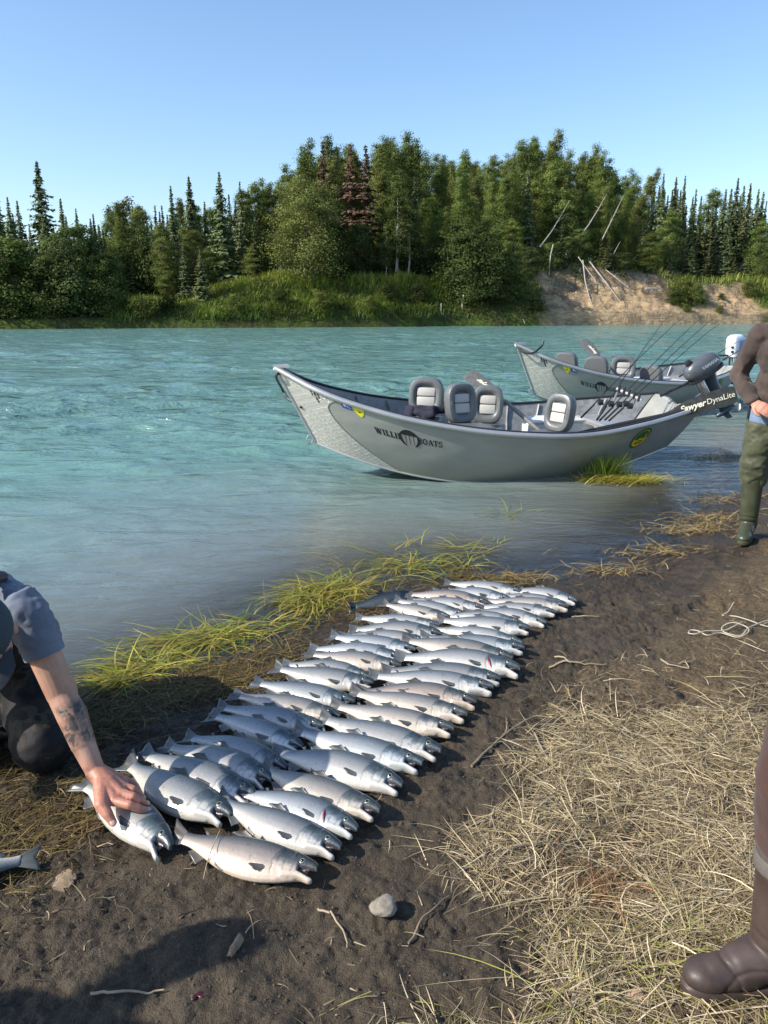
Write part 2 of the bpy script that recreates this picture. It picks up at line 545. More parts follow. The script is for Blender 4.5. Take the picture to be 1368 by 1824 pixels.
def far_h(x, y):
    x = np.asarray(x, float); y = np.asarray(y, float)
    q = (y - far_shore(x)) * .95
    zt = np.interp(x, [-80, -34, -20, -14, -8, 5, 12, 16, 22, 30, 36, 42, 60, 120], [1.8, 2.0, 2.8, 4.2, 4.3, 4.2, 4.3, 5.2, 6.4, 6.0, 5.2, 4.9, 4.6, 4.2])
    run = np.interp(x, [-80, -20, -12, 12, 18, 30, 44, 60], [8, 7, 4.6, 4.6, 6.5, 6.5, 6, 6])
    u = np.clip(q / run, 0, 1)
    sm = sand_mask(x, y)
    prof = u ** .75 * (1 - .12 * np.sin(u * 3.1416))
    cliff = .55 * sstep(0, .25, q) * sstep(2.5, 1.0, q)
    z = zt * prof + cliff * (1 - u)
    hill = np.interp(x, [-80, -30, -14, -4, 8, 24, 34, 60, 120], [.02, .02, .05, .13, .15, .13, .06, .05, .03])
    z = z + hill * np.clip(q - run, 0, 45)
    z = z + .35 * fbm(x * .3, y * .3, o=3, s=8) * sstep(0, 2, q)
    rugged = .55 * np.abs(fbm(x * .6, y * .9, o=4, s=9)) + .18 * vn(x * 2.6, y * 3.0, s=10)
    led = .22 * (np.floor(z * 1.7 + .6 * vn(x * .5, y * .5, s=18)) / 1.7 - z)
    z = z - sm * rugged * sstep(.2, 1.5, q) + sm * led * sstep(.8, 2, q)
    return np.where(q < 0, np.maximum(-2.6, q * 1.2), z)

s = NT('far_bank_soil')
co = s.coord('Object')
na = s.noise(co, .5, 5); nb = s.noise(co, 3.0, 5, .65); nc = s.noise(s.coord('Object', (.6, .6, 3.0)), 1.6, 4)
sand = s.ramp(nc, [(.3, (.24, .165, .09)), (.5, (.40, .285, .165)), (.75, (.50, .375, .23))])
sand = s.mix(s.ramp(nb, [(.55, 0.), (.72, .7)]), sand, (.16, .12, .085))
sand = s.mix(s.ramp(na, [(.50, 0.), (.64, .65)]), sand, (.14, .115, .085))
gr = s.ramp(nb, [(.3, (.028, .038, .010)), (.55, (.07, .095, .022)), (.8, (.12, .14, .035))])
gr = s.mix(s.ramp(na, [(.45, 0.), (.6, .6)]), gr, (.045, .035, .022))
s.set(color=s.mix(s.attr('sand').outputs['Fac'], gr, sand), rough=.95, spec=.1, normal=s.bump(nb, .8, .25))
M_far = s.m
xs = axis([(-240, 10), (-60, 1.2), (-40, .7), (13, .22), (46, .8), (75, 6), (280, 1)])
ys = axis([(20, 5), (55, .5), (78, .3), (100, .5), (112, 2.5), (170, 12), (420, 1)])
me, X, Y, Z = grid_mesh('far_bank', xs, ys, far_h, [M_far])
fattr(me, 'sand', sand_mask(X, Y).ravel())
tag(link('far_bank', me), kind='structure')

def fz(x, y): return float(far_h(np.array([x]), np.array([y]))[0])

def FB(px, q):
    """spot on the far bank, q metres behind the water's edge, in the photograph's column px"""
    k = (px - 684) / FPX / 1.034
    y = 75.0
    for _ in range(12):
        y = float(far_shore(np.array([k * y]))[0]) + q / .95
    x = k * y
    return x, y, fz(x, y)

def quad_leaves(cen, size, normal_up=.4, rng=None, aspect=1.0, out=None):
    """one small quad per centre, turned every way"""
    n = len(cen)
    d = rng.normal(size=(n, 3)) * (1.0 if out is None else .42); d[:, 2] += normal_up * (1.0 if out is None else .5)
    if out is not None: d = d + out / (np.linalg.norm(out, axis=1)[:, None] + 1e-9)
    d /= np.linalg.norm(d, axis=1)[:, None]
    r = rng.normal(size=(n, 3)); a = np.cross(d, r); a /= np.linalg.norm(a, axis=1)[:, None] + 1e-9
    b = np.cross(d, a)
    sz = np.asarray(size).reshape(-1, 1) * np.ones((n, 1))
    a = a * sz * .5; b = b * sz * .5 * aspect
    v = np.stack([cen - a, cen - b * .8, cen + a, cen + b * .8], 1).reshape(-1, 3)
    q = np.arange(4 * n).reshape(-1, 4)
    return v, q

def spruce_meshes(seed, H=14.0, Rb=1.9, dens=1.0, cols=((.044, .064, .026), (.165, .20, .086)), ragged=.25, gap=0.0, start=.4):
    rng = np.random.default_rng(seed)
    V = []; Cc = []; O = []
    z = start
    while z < H * .985:
        u = z / H
        Rz = Rb * (1 - u) ** .95 * (1 + ragged * rng.normal() * .6) + .06
        nb = max(4, int((7 + 5 * (1 - u)) * dens))
        for k in range(nb):
            if rng.random() < gap: continue
            th = rng.random() * 6.283
            L = max(.12, Rz * (.7 + .4 * rng.random()))
            m = int(6 + 12 * L / 1.5)
            t = (np.arange(m) + rng.random(m)) / m
            droop = -.42 * L * t ** 1.4 + .16 * L * t ** 4
            r = L * t
            px = r * np.cos(th); py = r * np.sin(th)
            c = np.stack([px, py, z + droop], -1)
            # needle sprays hang to both sides of the branch
            side = rng.normal(size=m) * .16 * (1.1 - .6 * t) * min(1.5, L)
            c[:, 0] += -np.sin(th) * side; c[:, 1] += np.cos(th) * side; c[:, 2] += -np.abs(rng.normal(size=m)) * .10
            V.append(c); O.append(np.stack([np.full(m, np.cos(th)), np.full(m, np.sin(th)), np.full(m, .8)], -1))
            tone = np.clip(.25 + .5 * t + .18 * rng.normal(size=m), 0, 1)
            Cc.append(tone)
        z += (.26 + .16 * (1 - u)) * (.8 + .4 * rng.random())
    c = np.concatenate(V); tone = np.concatenate(Cc)
    v, q = quad_leaves(c, (.30 + .24 * rng.random(len(c))) * (1.05 - .6 * (c[:, 2] / H).clip(0, 1) ** 2), .5, rng, .65, np.concatenate(O))
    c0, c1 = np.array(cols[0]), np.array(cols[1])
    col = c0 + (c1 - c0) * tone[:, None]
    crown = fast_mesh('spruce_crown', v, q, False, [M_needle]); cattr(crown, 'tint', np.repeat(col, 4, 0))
    t = MB().tube([(0, 0, -.6), (.02, 0, H * .3), (0, .02, H * .7), (0, 0, H * .99)], [H * .0125, H * .0095, H * .005, .012], 8)
    for k in range(10):                                    # dead lower limbs
        zz = .3 + .09 * H * rng.random(); th = rng.random() * 6.28; L = .5 + .6 * rng.random()
        t.tube([(0, 0, zz), (L * math.cos(th), L * math.sin(th), zz - .2)], [.025, .008], 4)
    return crown, t.mesh('spruce_trunk', [M_bark])

def leafy_meshes(seed, H=14.0, Rc=2.3, start=.22, clumps=70, per=95, cols=((.022, .036, .010), (.070, .100, .026)), leaf=.27, trunk=None, shape='oval', droop=0.0, tr=.011):
    rng = np.random.default_rng(seed)
    t = MB()
    lean = rng.normal(size=2) * .02 * H
    def axis_at(u): return np.array([lean[0] * u * u, lean[1] * u * u, H * u])
    t.tube([axis_at(u) + (np.array([0, 0, -.6]) if u == 0 else 0) for u in (0, .2, .45, .7, .95)], [H * tr, H * tr * .82, H * tr * .6, H * tr * .34, .02], 8)
    V = []; T = []; O = []
    for k in range(clumps):
        u = start + (1 - start) * (k + rng.random()) / clumps
        w = (u - start) / (1 - start)
        if shape == 'oval': prof = math.sin(math.pi * min(1, .12 + .86 * w)) ** .75
        elif shape == 'tall': prof = min(1, .5 + 1.6 * w) * (1 - w ** 1.35) ** .95 + .03
        else: prof = (1 - (2 * w - .75) ** 2 * .55) if w < .75 else max(.15, (1 - ((w - .75) / .27) ** 2)) ** .5 * .86
        Rz = Rc * max(.12, prof) * (.72 + .45 * rng.random())
        th = rng.random() * 6.283
        rr = Rz * math.sqrt(.12 + .88 * rng.random())
        a = axis_at(u)
        if shape == 'tall' and w > .55: a = a + np.array([math.cos(2.1 * (k % 3)), math.sin(2.1 * (k % 3)), 0]) * Rc * .34 * (1 - .3 * w) + np.array([0, 0, -.05 * H * (k % 3) * w])
        c = a + np.array([rr * math.cos(th), rr * math.sin(th), -droop * rr + rng.normal() * .2])
        st = axis_at(max(start * .8, u - .10 - .05 * rng.random()))
        t.tube([st, (st + c) / 2 + np.array([0, 0, .12 * rr]), c], [H * tr * .32 * (1 - .7 * u), H * tr * .18 * (1 - .7 * u), .012], 4, cap=False)
        n = int(per * (.6 + .8 * rng.random()))
        sp = (.26 + .26 * Rc / 2.3) * (1.15 - .6 * w)
        d = rng.normal(size=(n, 3)) * np.array([sp, sp, sp * .62])
        if droop: d[:, 2] -= np.abs(rng.normal(size=n)) * droop * .8
        V.append(c + d); O.append(d / np.array([sp, sp, sp * .62]) * .8 + np.array([c[0] - a[0], c[1] - a[1], .5 * Rz]) / max(.3, Rz))
        T.append(np.clip(.46 + .2 * rng.normal() + .17 * rng.normal(size=n) + .25 * d[:, 2] / sp, 0, 1))  # light put into the leaf colour: upper leaves of each clump lighter
    c = np.concatenate(V); tone = np.concatenate(T)
    v, q = quad_leaves(c, leaf * (.6 + .7 * rng.random(len(c))), .7, rng, .75, np.concatenate(O))
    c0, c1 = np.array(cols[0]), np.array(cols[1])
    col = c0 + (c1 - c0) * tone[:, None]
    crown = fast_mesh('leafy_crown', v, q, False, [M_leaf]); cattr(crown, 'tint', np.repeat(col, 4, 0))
    return crown, t.mesh('leafy_trunk', [trunk or M_bark])

GRN = ((.046, .066, .018), (.215, .270, .070))  # dark end painted as leaves in shade, light end as sunlit leaves
OLV = ((.056, .072, .020), (.245, .275, .078))
DRK = ((.040, .056, .016), (.145, .185, .052))
KIND = {}
for i in range(4):
    KIND['spruce%d' % i] = (spruce_meshes(100 + i, 14, (2.2, 2.6, 2.0, 2.4)[i], 1.15 + .1 * i, ragged=.3 + .08 * i), 14)
KIND['slim0'] = (spruce_meshes(110, 14, 1.7, 1.1, cols=((.036, .054, .022), (.120, .145, .055)), ragged=.4), 14)
KIND['slim1'] = (spruce_meshes(111, 14, 1.5, 1.0, cols=((.040, .054, .022), (.130, .145, .055)), ragged=.5, gap=.1), 14)
KIND['dead'] = (spruce_meshes(120, 14, 2.1, 1.05, cols=((.062, .040, .027), (.175, .112, .072)), ragged=.6, gap=.28), 14)
for i in range(3):
    KIND['tall%d' % i] = (leafy_meshes(200 + i, 15, (2.5, 2.1, 2.8)[i], .14, 160, 115, (GRN, OLV, GRN)[i], .185, None, 'tall'), 15)
KIND['oval0'] = (leafy_meshes(210, 13, 2.5, .16, 120, 130, GRN, .195), 13)
KIND['oval1'] = (leafy_meshes(211, 13, 2.2, .2, 110, 130, OLV, .195), 13)
KIND['airy'] = (leafy_meshes(215, 13, 2.0, .25, 60, 45, ((.045, .06, .03), (.12, .145, .07)), .28, M_birch, 'tall'), 13)
KIND['round0'] = (leafy_meshes(220, 11, 3.6, .06, 240, 130, OLV, .185, M_bark, 'round', .25), 11)
KIND['round1'] = (leafy_meshes(221, 10, 3.4, .08, 160, 90, ((.030, .046, .013), (.085, .120, .032)), .27, M_bark, 'round', .1), 10)
KIND['birch'] = (leafy_meshes(230, 11, 2.1, .30, 80, 85, ((.044, .056, .016), (.120, .145, .040)), .25, M_birch, 'oval', .35, .009), 11)
for i in range(2):
    KIND['alder%d' % i] = (leafy_meshes(240 + i, 7, 2.2, .05, 120, 95, DRK if i == 0 else ((.034, .050, .016), (.135, .175, .056)), .21, None, 'round'), 7)
KIND['shrub0'] = (leafy_meshes(250, 2.2, 1.3, .05, 40, 70, ((.05, .065, .014), (.14, .165, .04)), .17, None, 'round', 0, .02), 2.2)
KIND['shrub1'] = (leafy_meshes(251, 2.0, 1.2, .05, 36, 70, ((.032, .046, .012), (.09, .12, .03)), .17, None, 'round', 0, .02), 2.0)

TREE_NAME = {'sp': 'spruce_tree', 'sl': 'spruce_tree', 'de': 'dead_spruce', 'ta': 'aspen_tree', 'ov': 'leafy_tree', 'ai': 'aspen_tree', 'ro': 'leafy_tree', 'bi': 'birch_tree', 'al': 'alder_tree', 'sh': 'shrub'}

def tree(kind, px, top, q, label, group=None, wide=1.0, tilt=(0, 0), tone=None, cat='tree'):
    (crown, trunk), H0 = KIND[kind]
    x, y, z = FB(px, q)
    H = W(px, top, y).z - z if top is not None else H0
    H = max(H, 1.0)
    root = empty(TREE_NAME[kind[:2]], (x, y, z - .1), random.random() * 6.28, label, cat, group)
    root.rotation_euler = (tilt[0], tilt[1], random.random() * 6.28 if tilt == (0, 0) else 0)
    k = H / H0
    kw = max(.6, min(1.5, k)) * wide
    root.scale = (kw, kw, k)
    c = link('crown' if cat == 'tree' else 'foliage', crown, root); t = link('trunk' if cat == 'tree' else 'stem', trunk, root)
    b = tone if tone else .8 + .45 * random.random()
    c.color = (b * (.94 + .12 * random.random()), b, b * (.9 + .2 * random.random()), 1)
    return root

# trees one can tell apart, from left to right
for kind, px, top, q, wide, lab in [
    ('spruce0', 14, 306, 9, 1.0, 'dark pointed spruce at the far left edge of the forest'),
    ('spruce3', 93, 280, 12, 1.15, 'tallest dark spruce of the left forest, pale tips, standing clear of its neighbours'),
    ('spruce1', 52, 352, 13, .9, 'dark spruce just left of the tallest spruce of the left forest'),
    ('spruce2', 127, 348, 10, 1.0, 'dark spruce touching the right side of the tallest left spruce'),
    ('spruce0', 152, 366, 9, .8, 'short dark spruce behind the waterside alder'),
    ('spruce1', 36, 345, 8, .9, 'dark spruce second from the left edge of the picture'),
    ('alder0', 25, 425, 2.2, 1.25, 'dark alder hanging over the water at the left edge of the picture'),
    ('alder1', 137, 404, 2.6, 1.1, 'big grey green alder at the waterside below the left spruces'),
    ('alder0', 82, 455, 1.8, 1.1, 'low dark alder between the two taller waterside alders'),
    ('alder0', 195, 450, 2.0, 1.0, 'dark alder at the right end of the left waterside thicket'),
    ('slim0', 181, 376, 12, 1.0, 'thin spruce behind the grey green alder'),
    ('airy', 236, 342, 26, 1.2, 'pale thin leaved aspen against the sky left of the spruce pair'),
    ('airy', 212, 358, 24, 1.0, 'pale thin leaved aspen next to the taller pale one'),
    ('oval1', 262, 366, 16, 1.0, 'olive leafy tree under the pale aspens'),
    ('slim0', 296, 372, 13, 1.0, 'slim spruce left of the two matching spruces'),
    ('spruce2', 318, 325, 14, .9, 'left one of two matching dark spruces above the grass bank'),
    ('spruce3', 350, 308, 15, 1.0, 'right one of two matching dark spruces, the taller one'),
    ('spruce1', 402, 300, 9, 1.15, 'full dark spruce with sloping boughs down to the grass bank'),
    ('spruce0', 437, 318, 14, .9, 'dark spruce just right of the full one with sloping boughs'),
    ('spruce0', 362, 440, 4.2, .95, 'small young spruce standing in front on the grass bank'),
    ('spruce2', 334, 425, 7, .9, 'short spruce behind the small young one on the bank'),
    ('oval1', 300, 400, 8, .9, 'low leafy tree at the left end of the grass bank'),
    ('oval0', 462, 328, 20, 1.0, 'leafy tree behind the gap between spruces and the broad green tree'),
    ('round0', 548, 318, 6.5, 1.25, 'broad drooping green tree filling the forest edge above the grass bank'),
    ('round1', 596, 398, 6.2, .9, 'rounded tree attached to the right side of the broad drooping one'),
    ('tall0', 552, 250, 24, 1.0, 'tall green tree at the left shoulder of the central hill'),
    ('dead', 580, 245, 11.5, 1.3, 'brown dead spruce, leftmost of the dead ones'),
    ('tall1', 603, 246, 22, 1.0, 'narrow green tree between two brown dead spruces'),
    ('dead', 626, 250, 11, 1.35, 'brown dead spruce in the middle of the dead ones'),
    ('dead', 653, 252, 10, 1.5, 'brown dead spruce reaching lowest, right of the other dead ones'),
    ('tall2', 676, 244, 22, 1.0, 'tall green tree just right of the dead spruces'),
    ('tall0', 734, 238, 22, 1.0, 'tall green tree on the skyline above the white birch trunks'),
    ('birch', 708, 342, 6.6, 1.0, 'light green birch with a white trunk at the top of the grass bank'),
    ('birch', 688, 398, 6.8, .8, 'lower light green birch beside the taller white trunked one'),
    ('round1', 838, 392, 2.2, 1.25, 'big bright green tree leaning over the water at the end of the grass bank'),
    ('alder1', 905, 450, 2.8, 1.1, 'green alder at the left end of the sandy bluff'),
    ('alder1', 940, 440, 6, .9, 'leafy tree spilling over the top of the sandy bluff'),
    ('tall1', 965, 236, 24, 1.1, 'highest green tree on the right part of the hill'),
    ('tall2', 920, 250, 23, 1.0, 'tall green tree left of the highest one on the hill'),
    ('tall0', 1040, 262, 22, 1.0, 'tall green tree above the leaning bare trunks'),
    ('tall2', 1062, 274, 20, 1.0, 'tall tree right of the one above the leaning bare trunks'),
    ('spruce2', 1162, 304, 17, .8, 'left one of three dark spruce tips right of the hill'),
    ('spruce3', 1184, 310, 17, .8, 'middle one of three dark spruce tips right of the hill'),
    ('spruce2', 1199, 308, 18, .75, 'right one of three dark spruce tips right of the hill'),
    ('spruce1', 1184, 432, 9, .9, 'short broad spruce at the foot of the right hand forest'),
    ('slim0', 1290, 312, 20, 1.0, 'highest slim spruce of the right hand forest'),
    ('slim1', 1312, 322, 18, 1.0, 'slim spruce right of the highest one in the right forest'),
    ('oval0', 1250, 340, 22, 1.0, 'green leafy tree among the right hand spruces'),
    ('alder1', 1362, 440, 7, .9, 'bright leafy tree at the right edge above the sandy bank'),
]:
    tree(kind, px, top, q, lab, None, wide)
# the leafy tree leaning out to the right at the end of the hill
tree('tall1', 1106, 296, 15, 'green tree leaning out to the right at the end of the hill', None, .9, (0, R(12)))
tree('tall0', 1085, 330, 14, 'green tree leaning right beside the bare trunks', None, .8, (0, R(9)))

# the rest of the forest, each trunk a tree of its own
MARKS = [(60, 'near the tallest left spruce'), (150, 'behind the waterside alder'), (235, 'near the pale aspens'), (330, 'near the matching spruce pair'), (410, 'near the full spruce with sloping boughs'), (470, 'right of the full sloping spruce'),
         (548, 'around the broad drooping tree'), (615, 'among the brown dead spruces'), (690, 'behind the white birches'), (760, 'right of the white birches'), (838, 'behind the tree leaning over water'), (910, 'left of the highest tree'), (970, 'by the highest tree'),
         (1035, 'above the leaning bare trunks'), (1100, 'at the end of the hill'), (1165, 'near the three spruce tips'), (1225, 'right of the three spruce tips'), (1290, 'around the highest right spruce'), (1345, 'towards the right picture edge')]
def fill(n, x0, x1, q0, q1, kinds, skyline, drop, label, group):
    for i in range(n):
        px = x0 + (x1 - x0) * (i + random.random()) / n
        q = q0 + (q1 - q0) * random.random()
        top = float(np.interp(px, *skyline)) + drop[0] + (drop[1] - drop[0]) * random.random()
        kd = random.choice(kinds); mk = min(MARKS, key=lambda m: abs(m[0] - px))[1]
        tree(kd, px, top, q, label + ', ' + mk, group + ' ' + mk)
SKY = ([-80, 0, 30, 60, 150, 190, 215, 270, 330, 400, 440, 480, 520, 550, 680, 740, 770, 830, 890, 960, 1040, 1090, 1130, 1150, 1200, 1240, 1290, 1368, 1440],
       [330, 330, 360, 380, 375, 385, 360, 362, 345, 345, 335, 318, 292, 258, 246, 246, 275, 262, 252, 244, 262, 296, 330, 322, 320, 335, 325, 330, 330])
fill(40, -60, 190, 8, 24, ['spruce0', 'spruce1', 'spruce2', 'spruce3'], SKY, (0, 62), 'dark spruce packed in the left forest', 'spruces packed in the left forest')
fill(7, -50, 215, 1.6, 4.5, ['alder0'], SKY, (90, 140), 'dark alder in the left waterside thicket', 'alders of the left waterside thicket')
fill(36, 180, 480, 15, 34, ['oval0', 'spruce0', 'spruce2', 'tall1', 'slim0', 'slim1'], SKY, (0, 45), 'tree of the left skyline', 'leafy trees behind the left spruces')
fill(14, 205, 475, 7, 13, ['slim0', 'spruce0', 'oval1', 'slim1'], SKY, (55, 120), 'lower tree at the left forest edge', 'forest edge trees of the left grass bank')
fill(52, 475, 1130, 19, 40, ['tall0', 'tall1', 'tall2'], SKY, (0, 32), 'tall green tree of the hill wood', 'tall leafy trees on the hill')
fill(24, 672, 1120, 11, 18, ['tall0', 'tall1', 'tall2', 'oval0', 'spruce1'], SKY, (35, 110), 'lower front tree of the hill wood', 'front trees of the hill wood')
fill(12, 640, 930, 7, 10, ['oval0', 'slim1', 'alder0'], SKY, (120, 200), 'small understorey tree', 'understorey trees of the hill wood')
fill(46, 1140, 1430, 14, 34, ['slim0', 'slim1', 'spruce2', 'spruce0'], SKY, (0, 50), 'slim spruce of the right forest', 'slim spruces of the right forest')
fill(18, 1120, 1430, 8.5, 13, ['slim0', 'slim1', 'oval0', 'spruce1'], SKY, (50, 130), 'low edge tree of the right forest', 'edge trees of the right forest')
fill(14, 975, 1150, 6.2, 9, ['alder0', 'alder1', 'slim1'], SKY, (130, 185), 'low tree topping the sandy bluff', 'low trees above the sandy bluff')
fill(30, 195, 800, 9, 17, ['alder0', 'alder1', 'shrub1'], ([195, 300, 480, 800], [440, 450, 462, 462]), (-18, 22), 'low bush in the shade under trees', 'low bushes under the bank trees')

# bare trunks, standing, leaning and fallen
def bare(label, a, b, r0, nb, name='bare_trunk', cat='dead tree', mat=None):
    a, b = Vector(a), Vector(b)
    d = b - a
    root = empty(name, a, 0, label, cat)
    rng = random.Random(label)
    side = d.cross(Vector((rng.random() - .5, rng.random() - .5, 1))).normalized()
    t = MB().tube([Vector((0, 0, 0)), d * .35 + side * .03 * d.length, d * .7 + side * .02 * d.length, d], [r0, r0 * .8, r0 * .55, r0 * .15], 7)
    t.build('trunk', mat or M_dead, root)
    l = MB()
    for k in range(nb):
        u = .3 + .65 * rng.random()
        v = Vector((rng.random() - .5, rng.random() - .5, rng.random() * .8 - .2)) * d.length * .28 * (1.2 - u)
        p = d * u + side * .025 * d.length * (1 if u < .7 else .5)
        l.tube([p, p + v * .6 + Vector((0, 0, .1)), p + v], [r0 * .3, r0 * .18, .01], 4)
    if nb: l.build('branches', mat or M_dead, root)
    return root
def fbp(px, py, q):
    x, y, z = FB(px, q); return W(px, py, y)
M_pale = simple('pale_bark', (.31, .28, .235), .8, var=.25, scale=4)
for lab, p0, p1, q0, q1, r, nb in [
    ('pale bare trunk leaning right, leftmost of the three above the bluff', (962, 440), (1014, 358), 9, 9.5, .085, 7),
    ('pale bare trunk leaning right, middle one of the three above the bluff', (1028, 428), (1081, 345), 8.5, 9, .09, 7),
    ('pale bare trunk leaning right with a fork, rightmost of the three above the bluff', (1070, 432), (1112, 346), 8.5, 9, .085, 9),
    ('thin bent bare stem hanging over the top of the bluff', (1075, 484), (1105, 430), 7, 7.5, .08, 5),
]:
    bare(lab, fbp(*p0, q0), fbp(*p1, q1), r, nb, mat=M_pale)
for lab, px, q, top, r in [('white birch trunk, the right one at the top of the grass bank', 725, 6.4, 388, .13), ('white birch trunk, the left one at the top of the grass bank', 703, 6.3, 402, .12),
                           ('short white stump standing at the foot of the broad green tree', 537, 5.2, 483, .12)]:
    x, y, z = FB(px, q)
    bare(lab, (x, y, z - .3), W(px + (0 if px < 600 else 3), top, y), r, 6 if px > 600 else 0, mat=M_pale)
for lab, p0, p1, q0, q1, r, nb in [
    ('grey fallen trunk sliding down the bluff face, longest of the tangle', (1038, 468), (1062, 573), 5.6, .6, .08, 8),
    ('grey fallen trunk beside the longest one on the bluff', (1030, 462), (1075, 520), 6.0, 3.2, .07, 9),
    ('fallen trunk crossing down to the right over the bluff', (1078, 484), (1128, 522), 6.0, 3.0, .075, 9),
    ('fallen pole lying across the upper bluff', (1050, 470), (1122, 560), 6.3, 1.2, .08, 4),
    ('pale broken log at the foot of the green slump', (1150, 518), (1186, 516), 3.2, 3.0, .12, 3),
    ('thin dead stem leaning on the left side of the bluff', (985, 440), (978, 492), 6.5, 4.4, .07, 5),
    ('bare stems at the foot of the tree that leans over the water', (826, 530), (823, 578), 1.6, .4, .10, 3),
    ('white stick standing in the water under the leaning tree', (786, 545), (787, 579), .9, .2, .07, 0),
    ('dead branch hanging in the water left of the bluff', (925, 555), (935, 578), 1.2, -.2, .06, 4),
]:
    bare(lab, fbp(*p0, q0) + Vector((0, 0, .25)), fbp(*p1, q1) + Vector((0, 0, .1)), r, nb, 'fallen_trunk' if 'fallen' in lab or 'log' in lab else 'bare_trunk', mat=M_dead)
M_brush = simple('dead_brush', (.13, .11, .09), .9, var=.45, scale=3)
# roots and dead brush along the lip of the bluff
mb = MB(); rr = random.Random(4)
for i in range(620):
    px = 975 + 225 * rr.random() ** 1.3; q = 3.6 + 3.6 * rr.random()
    x, y, z = FB(px, q); a = Vector((x, y, z - .1))
    d = Vector((rr.gauss(0, .7), -.4 + rr.gauss(0, .4), rr.gauss(.1, .45)))
    mb.tube([a, a + d * .6 + Vector((0, 0, .12)), a + d * 1.2], [.030, .018, .006], 3, cap=False)
tag(mb.build('dead_brush', M_brush, None), 'grey tangle of dead roots and branches along the top of the sandy bluff', 'brush', None, 'stuff')

# shrubs on the grass bank
for kind, px, q, sc, lab, tone in [
    ('shrub0', 258, .8, 1.35, 'pale grassy shrub at the waterline left of the grass bank', 1.25),
    ('shrub0', 418, .8, 1.2, 'pale yellow green shrub at the waterline below the spruces', 1.2),
    ('shrub0', 574, .9, 1.35, 'light green shrub at the waterline below the broad tree', 1.15),
    ('shrub1', 300, 2.0, 1.5, 'dark bush on the slope right of the pale grassy shrub', .7),
    ('shrub1', 500, 1.8, 1.3, 'dark bush in the middle of the grass slope', .75),
    ('shrub1', 745, 2.6, 1.5, 'dark bush below the birches on the slope', .6),
    ('shrub1', 690, 2.3, 1.5, 'dark bush left of the one below the birches', .6),
    ('shrub0', 660, .8, 1.1, 'yellow green shrub at the waterline below the birches', 1.1),
    ('shrub1', 952, .9, 1.5, 'dark green bush at the foot of the left end of the bluff', .9),
    ('shrub0', 1215, 3.6, 1.6, 'bright green bush on the slump in the middle of the sandy bank', .95),
    ('shrub0', 1240, 2.4, 1.5, 'bright yellow green bush low on the slump of the sandy bank', 1.2),
    ('shrub1', 1200, 2.4, 1.4, 'darker bush at the left of the green slump', .9),
    ('shrub0', 1222, 1.0, .7, 'small grassy bush near the water below the green slump', 1.1),
    ('shrub0', 1282, .6, .6, 'small grassy tuft at the foot of the right sandy slope', 1.2),
    ('shrub1', 1282, 4.0, .8, 'small bush on the right sandy slope', 1.0),
    ('shrub0', 1330, 4.5, 1.3, 'green bush at the right end of the sandy bank', 1.0),
]:
    o = tree(kind, px, None, q, lab, None, 1, (0, 0), tone, 'shrub')
    o.scale = (sc * .62, sc * .62, sc * .55)

# ------------------------------------------------------------------ ribbons: grass blades and straw
def ribbons(name, root, ang, length, width, lift, sag, curl, col, mat, K=4, flat=False, seed=0, twist=0.0):
    """one tapered ribbon per root point: leaves the ground with slope lift, sags, and curls sideways"""
    n = len(root)
    t = np.linspace(0, 1, K + 1)[None, :]
    a = ang[:, None] + curl[:, None] * t
    ds = length[:, None] / K
    dx = np.cos(a); dy = np.sin(a)
    slope = lift[:, None] - sag[:, None] * t
    hz = 1 / np.sqrt(1 + slope ** 2)
    x = root[:, 0:1] + np.cumsum(np.concatenate([np.zeros((n, 1)), (dx * hz * ds)[:, :-1]], 1), 1)
    y = root[:, 1:2] + np.cumsum(np.concatenate([np.zeros((n, 1)), (dy * hz * ds)[:, :-1]], 1), 1)
    z = root[:, 2:3] + np.cumsum(np.concatenate([np.zeros((n, 1)), (slope * hz * ds)[:, :-1]], 1), 1)
    w = width[:, None] * (1 - t ** 2 * .85) * .5
    tw = twist * np.sin(a * 3 + root[:, 0:1] * 40)
    sx = -dy * w; sy = dx * w; sz = w * tw
    A = np.stack([x + sx, y + sy, z + sz], -1); B = np.stack([x - sx, y - sy, z - sz], -1)
    v = np.stack([A, B], 2).reshape(n, -1, 3)
    base = (np.arange(n) * 2 * (K + 1))[:, None]
    i = 2 * np.arange(K)[None, :]
    q = np.stack([base + i, base + i + 1, base + i + 3, base + i + 2], -1).reshape(-1, 4)
    me = fast_mesh(name, v.reshape(-1, 3), q, True, [mat])
    c = np.repeat(col, 2 * (K + 1), 0)
    cattr(me, 'tint', c)
    return me

def pick(cols, n, rng, jit=.18):
    cols = np.array(cols); i = rng.integers(0, len(cols), n)
    return np.clip(cols[i] * (1 + jit * rng.normal(size=(n, 1))), .004, 1)

# tall grass on the far bank: past counting
rng = np.random.default_rng(31)
n = 52000
px = rng.uniform(190, 1400, n); q = rng.uniform(.15, 9.0, n) ** 1.0
k = (px - 684) / FPX / 1.034
yy = np.full(n, 78.0)
for _ in range(10): yy = far_shore(k * yy) + q / .95
xx = k * yy
keep = (sand_mask(xx, yy) < .25 + .2 * rng.random(n)) & (rng.random(n) < np.interp(px, [190, 330, 400, 780, 800, 940, 1400], [.25, .5, 1, 1, .35, .12, .4]))
xx, yy, q, px = xx[keep], yy[keep], q[keep], px[keep]
n = len(xx)
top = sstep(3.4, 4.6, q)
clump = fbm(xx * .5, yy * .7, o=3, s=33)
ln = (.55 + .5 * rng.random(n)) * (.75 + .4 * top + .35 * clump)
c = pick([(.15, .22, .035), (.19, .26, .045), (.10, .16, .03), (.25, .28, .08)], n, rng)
c = c * (.62 + .55 * top + .5 * np.clip(clump, -.6, .9))[:, None]  # sunlight put into the colour: lighter grass along the bank top
